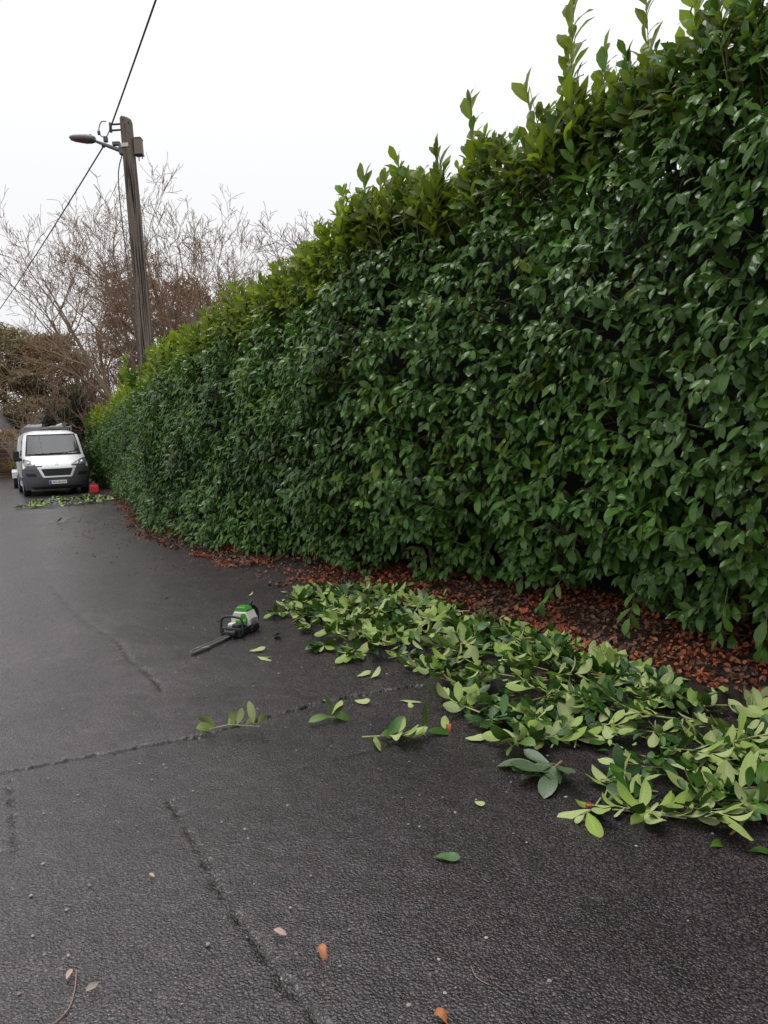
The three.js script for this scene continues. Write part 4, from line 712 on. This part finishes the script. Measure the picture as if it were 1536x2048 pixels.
// a cut sprig lying along +z; pale: share of leaves that show their undersides
function fillSprig(root, n, pale, len, rise = 0.5, tone = 1, brown = false) {
  const pts = [V(0, 0.012, -0.06), V(0.01, 0.02, len * 0.4), V(-0.005, 0.03, len)];
  part('stem', new MB().tube(pts, [0.0045, 0.0038, 0.002], 6).geo(), brown ? stalkBrown : stalkMat, root);
  for (let k = 0; k < n; k++) {
    const f = (k + 0.6) / n, s = k % 2 ? 1 : -1, a = lerp(1.3, 0.25, f) + 0.42 * gauss(), p = V(0, 0.018 + 0.01 * f, len * f);
    const d = V(s * Math.sin(a), (rnd() < 0.2 ? rr(rise, rise * 1.8) : rr(-0.05, rise * 0.6)) * (k === n - 1 ? 0.4 : 1), Math.cos(a)), up = V(0.8 * gauss(), rnd() < pale ? -1 : 1, 0.8 * gauss());
    addLeaf(root, p, d, up, rr(0.75, 1.25) * (k === n - 1 ? 0.8 : 1), tone + (rnd() < 0.3 ? 1 : 0));
  }
}
const sprigKinds = [];
// [leaves, share pale side up, length, rise, tone, look]
[[11, 0.95, 0.2, 0.5, 1, 'pale upturned eleven-leaved'], [9, 0.85, 0.15, 0.45, 2, 'mostly pale nine-leaved'], [12, 0.9, 0.22, 0.7, 1, 'long pale twelve-leaved'], [9, 0.6, 0.14, 0.5, 0, 'brown-stemmed part-green nine-leaved'], [11, 0.05, 0.19, 0.5, 0, 'dark glossy eleven-leaved'], [10, 0.15, 0.17, 0.7, 1, 'mostly dark ten-leaved'], [7, 0.95, 0.11, 0.35, 2, 'short pale seven-leaved'], [13, 0.5, 0.24, 0.8, 1, 'brown-stemmed mixed thirteen-leaved'], [10, 0.1, 0.15, 0.6, 0, 'compact dark ten-leaved']].forEach(([n, pale, len, rise, tone, look], k) => { const g = new THREE.Group(); fillSprig(g, n, pale, len, rise, tone, k % 4 === 3); sprigKinds.push([g, look]); });
const inside = (poly, x, z) => { let c = false; for (let i = 0, j = poly.length - 1; i < poly.length; j = i++) { const [xi, zi] = poly[i], [xj, zj] = poly[j]; if ((zi > z) !== (zj > z) && x < (xj - xi) * (z - zi) / (zj - zi) + xi) c = !c; } return c; };
function heap(poly, count, label, group, hmax, where) {
  const xs = poly.map((p) => p[0]), zs = poly.map((p) => p[1]), x0 = Math.min(...xs), x1 = Math.max(...xs), z0 = Math.min(...zs), z1 = Math.max(...zs);
  const edgeDist = (x, z) => { let b = 9; for (let i = 0, j = poly.length - 1; i < poly.length; j = i++) { const [ax, az] = poly[j], [bx2, bz] = poly[i], dx = bx2 - ax, dz = bz - az, t = clamp(((x - ax) * dx + (z - az) * dz) / (dx * dx + dz * dz), 0, 1); b = Math.min(b, Math.hypot(x - ax - dx * t, z - az - dz * t)); } return b; };
  let k = 0, guard = 0;
  while (k < count && guard++ < 20000) {
    const x = rr(x0, x1), z = rr(z0, z1); if (!inside(poly, x, z) || Math.hypot(x - 0.68, z + 3.25) < 0.38) continue;
    if (noise2(x * 2.1 + 5, z * 2.1) < -0.6 && rnd() < 0.7) continue; // bare patches
    const [kind, look] = sprigKinds[Math.floor(rnd() * sprigKinds.length)], c = kind.clone(); c.name = numbered('laurel_sprig'); scene.add(c);
    const e = clamp(edgeDist(x, z) / 0.35, 0.1, 1), y = hmax * e * Math.pow(rnd(), 0.8);
    c.position.set(x, y + 0.004, z); c.rotation.set(rr(-0.25, 0.35) * e - 0.1, rr(0, 6.283), rr(-0.5, 0.5) * e, 'YXZ'); c.scale.setScalar(rr(0.8, 1.08));
    tag(c, `${look} cut laurel sprig ${where(x, z, edgeDist(x, z))}`, 'sprig', group); k++;
  }
}
const heapPoly = [[-1.0, -7.0], [-0.77, -7.5], [0.15, -7.4], [0.71, -6.25], [1.06, -5.7], [1.45, -4.85], [1.8, -4.2], [2.0, -3.6], [1.85, -2.9], [1.45, -2.88], [1.15, -2.82], [0.9, -3.05], [1.0, -3.5], [0.56, -3.72], [0.35, -4.0], [0.36, -4.5], [0.1, -5.05], [-0.42, -5.4], [-0.68, -6.1]];
heap(heapPoly, 236, '', 'laurel clippings heaped along the hedge', 0.1, (x, z, e) => {
  const along = z < -6.3 ? 'at the heap end by the trimmer' : z < -4.9 ? 'in the trimmer-side half of the heap' : z < -3.8 ? 'in the wider half of the heap' : 'at the wide end of the heap';
  const f = face(tAtZ(z)); return `${along}, ${e > 0.22 ? 'well inside' : f.p.clone().sub(V(x, 0, z)).length() < 0.75 ? 'hedge edge' : 'road edge'}`;
});
heap([[-9.7, -20.4], [-9.2, -20.3], [-8.2, -21.0], [-7.55, -21.9], [-7.9, -23.2], [-8.7, -23.0], [-9.6, -21.6]], 62, '', 'laurel clippings in front of the van', 0.16, (x, z) => `in the small heap before the van, ${x > -8.4 ? 'hedge end' : x > -9.0 ? 'middle' : 'road end'}`);

{ // loose cut leaves strewn through the heap
  const list = []; let guard = 0;
  while (list.length < 850 && guard++ < 12000) { const x = rr(-1.1, 2), z = rr(-7.5, -2.8); if (!inside(heapPoly, x, z)) continue; const d = randDir(); d.y = Math.abs(d.y) * 0.35; list.push({ m: leafMatrix(V(x, rr(0.01, 0.13), z), d, V(0.7 * gauss(), rnd() < 0.5 ? -1 : 1, 0.7 * gauss()), rr(0.3, 1.05)), c: RGB(1, 1, 1) }); }
  const root = thing('cut_leaves', 'loose cut laurel leaves strewn through the long heap of sprigs', 'leaves'); root.userData.kind = 'stuff';
  for (let g = 0; g < 6; g++) { const li = list.filter((_, k) => k % 6 === g), im = new THREE.InstancedMesh(cutGeos[g], [cutTop[g % 3], cutUnder[(g + 1) % 3]], li.length); im.name = 'cut_leaves'; im.userData.kind = 'stuff'; im.castShadow = im.receiveShadow = true; li.forEach((l, k) => im.setMatrixAt(k, l.m)); root.add(im); }
}
function sprigThing(label, x, z, turn, build, y = 0) { const g = thing('laurel_sprig', label, 'sprig', [x, y, z], turn, 'single laurel sprigs on the tarmac'); build(g); return g; }
// upright sprig standing by the tarmac joint
sprigThing('fresh laurel sprig propped up on the long joint in the tarmac', -0.95, -3.98, Math.PI / 2, (g) => {
  part('stem', new MB().tube([V(0, 0.03, -0.03), V(0, 0.05, 0.08), V(0.01, 0.03, 0.24)], [0.003, 0.003, 0.002], 6).geo(), stalkMat, g);
  for (const [z, dx, dy, dz, u, s] of [[0.0, -0.1, 0.75, -0.65, 1, 1.0], [0.0, 0.5, -0.22, -0.75, 1, 1.05], [0.1, 0, 1, 0.02, -1, 1.0], [0.12, 0.25, 0.85, 0.3, 1, 0.7], [0.16, 0.1, 0.3, 0.5, 1, 0.6], [0.21, 0, 0.95, -0.2, -1, 0.85], [0.23, 0.02, 0.7, 0.55, 1, 0.8], [0.07, 0.3, 0.25, 0.2, 1, 0.6]]) addLeaf(g, V(0, 0.045, z), V(dx, dy, dz), V(0.9, 0.2 * u, 0.15), s, 2);
});
sprigThing('small laurel sprig of five leaves standing beyond the tarmac joint', -0.36, -4.12, 0.9, (g) => { part('stem', new MB().tube([V(0, 0.01, -0.03), V(0, 0.03, 0.06)], [0.003, 0.002], 6).geo(), stalkMat, g); for (const [dx, dy, dz, u] of [[-0.8, 0.15, -0.3, 1], [0, 0.95, 0.2, -1], [0.6, 0.65, 0.2, -1], [0.5, 0.1, 0.6, 1], [0.75, 0.3, -0.1, -1]]) addLeaf(g, V(0, 0.03, 0.03), V(dx, dy, dz), V(0.4 * gauss(), u, 0.6), 0.95, 2); });
sprigThing('tangled laurel sprig between the joint and the leaf heap', -0.1, -3.82, 1.4, (g) => fillSprig(g, 10, 0.55, 0.2, 0.35, 1));
sprigThing('laurel sprig with one large upright leaf near the heap edge', 0.16, -3.84, 0.4, (g) => { part('stem', new MB().tube([V(0, 0.01, 0.02), V(0, 0.02, -0.05)], 0.003, 6).geo(), stalkMat, g); addLeaf(g, V(0, 0.02, 0), V(0.25, 0.85, -0.3), V(0.4, 0, 0.9), 1.25, 2, 4); addLeaf(g, V(0, 0.02, 0), V(0.9, 0.05, 0.2), V(0, 1, 0.3), 1.1, 1); addLeaf(g, V(0.12, 0.01, 0), V(0.3, 0.2, -0.5), V(0, -1, 0.3), 0.8, 1); });
sprigThing('flat fan of glossy blue-green laurel leaves lying apart from the heap', 0.72, -3.36, -0.64, (g) => {
  part('stem', new MB().tube([V(0, 0.012, -0.08), V(0, 0.018, 0.1)], [0.005, 0.003], 6).geo(), stalkBrown, g);
  g.scale.setScalar(1.2); const wet = new THREE.MeshPhysicalMaterial({ color: RGB(0.1, 0.17, 0.075), map: leafMaps.top, bumpMap: leafMaps.bump, bumpScale: 0.004, roughness: 0.5, specularIntensity: 1, clearcoat: 1, clearcoatRoughness: 0.35 });
  [[-1.7, 0.9], [-1.3, 1.15], [-0.85, 1.2], [-0.45, 1.2], [-0.1, 1.15], [0.25, 1.2], [0.6, 1.25], [1.0, 1.1], [-0.6, 1.0], [0.1, 0.9]].forEach(([a, s], k) => { const m = addLeaf(g, V(-0.05 * Math.sin(k * 2), 0.02 + 0.006 * (k % 4), 0.03 * (k % 3)), V(Math.sin(a), 0.12, Math.cos(a)), V(0.1 * gauss(), 1, 0.1 * gauss()), s, 0, k % 2 ? 0 : 2); m.material = [wet, cutUnder[0]]; });
});
sprigThing('pale upturned laurel sprig at the wide tip of the heap', 0.93, -2.95, 1.2, (g) => fillSprig(g, 11, 0.92, 0.26, 0.45, 2));
sprigThing('pale laurel sprig with two broad leaves beside the rust-red leaf', 0.82, -3.02, -0.6, (g) => fillSprig(g, 5, 1, 0.14, 0.25, 1));
sprigThing('spread of pale laurel leaves touching the wide tip of the heap', 1.08, -2.9, -1.9, (g) => fillSprig(g, 10, 0.95, 0.22, 0.3, 2));
sprigThing('pale crooked laurel sprig between the rust-red leaf and the heap', 0.9, -3.12, 2.6, (g) => fillSprig(g, 8, 0.9, 0.16, 0.4, 1));
sprigThing('laurel sprig on a brown cut stem at the end of the heap', 1.38, -2.84, 2.2, (g) => { part('stem', new MB().tube([V(0, 0.012, -0.16), V(0.005, 0.03, -0.05), V(0, 0.05, 0.06)], [0.006, 0.005, 0.003], 6).geo(), stalkBrown, g); for (let k = 0; k < 8; k++) { const a = k * 2.4; addLeaf(g, V(0, 0.05, 0.01 * k), V(Math.sin(a), 0.35, 0.4 + 0.5 * Math.cos(a)), V(0.3 * gauss(), k % 3 ? -1 : 1, 0.2), 1.0, 2); } });

// loose single leaves
function looseLeaf(label, x, z, turn, o = {}) {
  const m = new THREE.Mesh(cutGeos[o.g ?? Math.floor(rnd() * 6)], [cutTop[o.tone ?? 1], cutUnder[o.under ?? 1]]); m.name = numbered('laurel_leaf'); m.castShadow = m.receiveShadow = true; scene.add(m);
  leafMatrix(V(x, o.y ?? 0.012, z), V(Math.sin(turn), o.rise ?? 0.08, Math.cos(turn)), V(o.roll ?? 0.2, o.pale ? -1 : 1, 0), o.s ?? 1).decompose(m.position, m.quaternion, m.scale);
  tag(m, label, 'leaf', 'loose laurel leaves on the tarmac');
}
looseLeaf('lone green laurel leaf lying flat on bare tarmac', 0.13, -2.68, 1.35, { s: 0.75, g: 4, tone: 1 });
looseLeaf('cut scrap of pale green leaf beside the fan of leaves', 0.33, -3.09, 0.7, { s: 0.45, g: 4, tone: 2, pale: 1 });
looseLeaf('bright green leaf standing on edge by the brown cut stem', 1.14, -2.67, 2.0, { s: 0.8, roll: 0.9, tone: 2, g: 3 });
looseLeaf('dark green laurel leaf rolled lengthwise by the brown cut stem', 1.26, -2.63, 1.5, { s: 1.0, g: 3, tone: 1 });
[[-0.22, -4.84, 2.2], [-0.13, -4.8, 2.3], [-0.22, -4.39, 1.0], [0.05, -4.36, 1.4], [0.1, -4.33, 0.2], [0.52, -3.8, 1.6], [0.36, -3.76, 1.4]].forEach(([x, z, a], k) => looseLeaf('single laurel leaf on the tarmac between heap and joint', x, z, a, { pale: k !== 5, s: 0.85 }));
[[-1.04, -5.55, 1.8], [-0.95, -5.4, 0.9], [-0.9, -5.36, 2.2], [-0.9, -6.0, 0.3]].forEach(([x, z, a]) => looseLeaf('pale laurel leaf on the tarmac beside the hedge trimmer', x, z, a, { pale: 1, s: 0.95 }));
looseLeaf('pale laurel leaf caught on the tip of the trimmer blade', -1.45, -5.64, 1.9, { pale: 1, s: 0.7, y: 0.03, g: 2 });
[[-1.09, -7.75, 1.2], [-1.02, -7.35, 0.4], [-1.4, -7.6, 2]].forEach(([x, z, a]) => looseLeaf('small pale leaf scrap on the tarmac beyond the trimmer', x, z, a, { pale: 1, s: 0.55 }));
[[-6.95, -16.2, 1.2], [-6.82, -16.1, 1.9], [-7.1, -16.3, 0.6]].forEach(([x, z, a]) => looseLeaf('pale leaf on the open road short of the van heap', x, z, a, { pale: 1, s: 1.4, rise: 0.35 }));
looseLeaf('dark scrap of leaf on the road near the van heap', -7.73, -18.36, 1.3, { s: 1, tone: 0 });

// dry brown leaves and twigs on the road
const dryGeos = [leafGeo(0.055, 0.04, { curl: 1.6, fold: 0.7, twist: 0.8, n: 6, double: true, wide: 0.4, wave: 0.12 }), leafGeo(0.05, 0.022, { curl: 0.4, fold: 0.4, twist: 0.5, n: 6, double: true, wide: 0.4 })];
function dryLeaf(label, x, z, turn, c, g = 0, s = 1) { const mat = std(c, 0.7), m = new THREE.Mesh(dryGeos[g], [mat, mat]); m.name = numbered('dry_leaf'); m.castShadow = m.receiveShadow = true; scene.add(m); leafMatrix(V(x, 0.02 * s, z), V(Math.sin(turn), 0.1, Math.cos(turn)), V(0.3, 1, 0.2), s).decompose(m.position, m.quaternion, m.scale); tag(m, label, 'leaf'); }
dryLeaf('curled orange-brown dry leaf on bare tarmac', -0.25, -2.19, 0.8, [0.42, 0.16, 0.07]);
dryLeaf('thin pinkish dry leaf beside the crack in the tarmac', -0.4, -2.28, 1.1, [0.36, 0.24, 0.2], 1);
dryLeaf('rust-red dry leaf between the fan sprig and the pale sprig', 0.77, -2.99, 1.6, [0.38, 0.05, 0.018]);
dryLeaf('rust-red dry leaf at the edge of the clippings heap', 0.29, -3.93, 0.4, [0.36, 0.06, 0.02]);
dryLeaf('tan crumpled leaf scrap between the crack and the small tarmac patch', -0.9, -2.64, 1.0, [0.4, 0.3, 0.2], 1, 0.6);
dryLeaf('blunt orange leaf on dark tarmac past the curved tan twig', 0.08, -1.9, 1.5, [0.45, 0.17, 0.06]);
dryLeaf('orange-brown dry leaf on the stem-end sprig', 1.44, -2.86, 0.3, [0.4, 0.14, 0.06], 0, 1.2);
dryLeaf('pinkish dry leaf at the end of the fallen twig', -0.98, -2.14, 0.1, [0.4, 0.27, 0.2], 1, 0.8);
dryLeaf('grey-brown winged seed on the fallen twig', -0.9, -2.04, 2.6, [0.3, 0.25, 0.2], 1, 0.9);
dryLeaf('orange dry leaf lying on the litter near the hedge', 1.83, -3.75, 1.2, [0.42, 0.18, 0.08], 1, 2);
const twigThing = (label, pts, r) => { const t = part(numbered('fallen_twig'), curveGeo(pts, r, 16, 5), std([0.26, 0.17, 0.13], 0.85), scene); tag(t, label, 'twig'); };
twigThing('thin reddish twig with a dry seed head on the tarmac', [[-0.97, 0.006, -2.15], [-0.94, 0.006, -2.06], [-0.93, 0.006, -1.98], [-0.97, 0.006, -1.9]], 0.0022);
twigThing('short curved tan twig on the dark tarmac', [[0.2, 0.005, -2.1], [0.21, 0.006, -2.05], [0.24, 0.005, -2.02]], 0.0015);
{ // pale chips and grit
  const list = [], g = new THREE.IcosahedronGeometry(0.006, 0).scale(1, 0.6, 1.2);
  for (let k = 0; k < 260; k++) { const x = rr(-2, 2), z = -rr(1.6, 6.5), b = rr(0.5, 1.2); if (inside(heapPoly, x, z)) continue; list.push({ m: leafMatrix(V(x, 0.004, z), V(gauss(), 0, gauss() + 0.01), UPV, rr(0.4, 1.2)), c: RGB(0.33 * b, 0.3 * b, 0.27 * b) }); }
  instanced('grit', 'loose pale grit and chips on the tarmac', 'grit', [g], std([1, 1, 1], 0.9), list);
}

// ------------------------------------------------------------------ hedge trimmer
{
  const t = thing('hedge_trimmer', 'green and white petrol hedge trimmer with black handles lying on the road', 'hedge trimmer', [-1.2, 0.0, -6.14], -0.4); t.scale.setScalar(0.82);
  const black = std([0.012, 0.012, 0.014], 0.5), white = std([0.62, 0.61, 0.57], 0.45), green = std([0.065, 0.29, 0.035], 0.45), steel = std([0.26, 0.26, 0.25], 0.45, { metalness: 0.75 });
  // engine housing: faceted white shell
  const oct = (w, h, c) => { const s = new THREE.Shape(); [[-w / 2 + c, 0], [w / 2 - c, 0], [w / 2, c], [w / 2, h * 0.55], [w / 2 - c * 1.1, h], [-w / 2 + c * 1.1, h], [-w / 2, h * 0.55], [-w / 2, c]].forEach(([x, y], k) => k ? s.lineTo(x, y) : s.moveTo(x, y)); return s; };
  const hous = part('engine_housing', new THREE.ExtrudeGeometry(oct(0.19, 0.135, 0.032), { depth: 0.13, bevelSize: 0.014, bevelThickness: 0.014, bevelSegments: 3 }).translate(0, 0.065, -0.135), white, t);
  for (let k = 0; k < 7; k++) part('vent_slat', bx(0.008, 0.075 - 0.004 * Math.abs(k - 3), 0.007, 0.11, 0.115, -0.115 + k * 0.015, 0.002, [0, 0, 0.06]), std([0.16, 0.16, 0.15], 0.6), hous);
  for (let k = 0; k < 5; k++) part('cooling_rib', bx(0.15 - 0.01 * k, 0.006, 0.006, 0, 0.085 + k * 0.018, -0.153, 0.002), std([0.2, 0.2, 0.19], 0.6), hous);
  part('side_panel', new THREE.ExtrudeGeometry(oct(0.07, 0.1, 0.02), { depth: 0.012, bevelSize: 0.004, bevelThickness: 0.004, bevelSegments: 2 }).translate(0.045, 0.1, 0.01), green, hous);
  part('front_panel', bx(0.12, 0.06, 0.04, 0.03, 0.12, 0.035, 0.018), green, t);
  const cap = part('top_cover', new THREE.ExtrudeGeometry(oct(0.115, 0.045, 0.014), { depth: 0.1, bevelSize: 0.008, bevelThickness: 0.008, bevelSegments: 2 }).translate(0, 0.205, -0.115), green, t);
  for (let k = 0; k < 5; k++) part('rib', bx(0.009, 0.012, 0.09, -0.04 + k * 0.02, 0.257, -0.065, 0.003), std([0.09, 0.38, 0.05], 0.4), cap);
  part('gear_case', merge([bx(0.2, 0.075, 0.2, 0, 0.045, 0.04, 0.02), bx(0.13, 0.05, 0.12, 0.01, 0.05, 0.17, 0.018), cyl(0.05, 0.055, 0.05, 0.02, 0.09, 0.09), bx(0.11, 0.07, 0.14, 0.07, 0.045, -0.08, 0.02)]), black, t);
  for (const [x, z] of [[-0.05, 0.2], [0.06, 0.21], [0.0, 0.235]]) part('bolt', cyl(0.007, 0.007, 0.014, x, 0.078, z, 10), steel, t);
  part('fuel_tank', bx(0.1, 0.055, 0.09, -0.07, 0.08, 0.02, 0.02), std([0.6, 0.6, 0.57], 0.35), t);
  part('front_handle', curveGeo([[-0.115, 0.035, 0.16], [-0.125, 0.1, 0.155], [-0.115, 0.175, 0.145], [-0.07, 0.195, 0.14], [0.05, 0.195, 0.14], [0.105, 0.18, 0.145], [0.125, 0.1, 0.155], [0.115, 0.035, 0.16], [0.05, 0.015, 0.165], [-0.05, 0.015, 0.165]], 0.0125, 64, 10, true), black, t);
  part('hand_guard', bx(0.225, 0.085, 0.014, 0, 0.052, 0.175, 0.006), black, t);
  const rear = part('rear_handle', curveGeo([[0.0, 0.225, -0.12], [0.005, 0.235, -0.19], [0.0, 0.2, -0.27], [-0.005, 0.13, -0.32], [0, 0.07, -0.3], [0.0, 0.05, -0.2], [0, 0.05, -0.12]], 0.0155, 48, 10), black, t);
  part('trigger', bx(0.014, 0.03, 0.06, 0, 0.19, -0.21, 0.006, [0.5, 0, 0]), std([0.05, 0.05, 0.05], 0.5), rear);
  part('throttle_lock', bx(0.012, 0.022, 0.07, 0, 0.262, -0.2, 0.005, [0.35, 0, 0]), black, rear);
  // double-sided toothed blade
  const tooth = new THREE.Shape(), L0 = 0.2, L1 = 0.8; tooth.moveTo(-0.013, L0); for (let y = L0; y < L1 - 0.03; y += 0.034) { tooth.lineTo(-0.013, y + 0.012); tooth.lineTo(-0.034, y + 0.018); tooth.lineTo(-0.034, y + 0.026); tooth.lineTo(-0.013, y + 0.032); } tooth.lineTo(-0.01, L1); tooth.lineTo(0.01, L1); for (let y = L1 - 0.034; y > L0; y -= 0.034) { tooth.lineTo(0.013, y + 0.032); tooth.lineTo(0.034, y + 0.026); tooth.lineTo(0.034, y + 0.018); tooth.lineTo(0.013, y + 0.012); } tooth.lineTo(0.013, L0);
  const bl = (dz, y) => new THREE.ExtrudeGeometry(tooth, { depth: 0.003, bevelSize: 0.0006, bevelThickness: 0.0006, bevelSegments: 1 }).rotateX(Math.PI / 2).translate(0.0, y, dz);
  const blade = part('blade', bl(0, 0.03), steel, t); part('moving_blade', bl(0.012, 0.035), steel, blade);
  part('blade_rail', bx(0.016, 0.006, 0.6, 0, 0.04, 0.5, 0.002), std([0.1, 0.1, 0.1], 0.5, { metalness: 0.5 }), blade);
}
renderer.render(scene, camera);
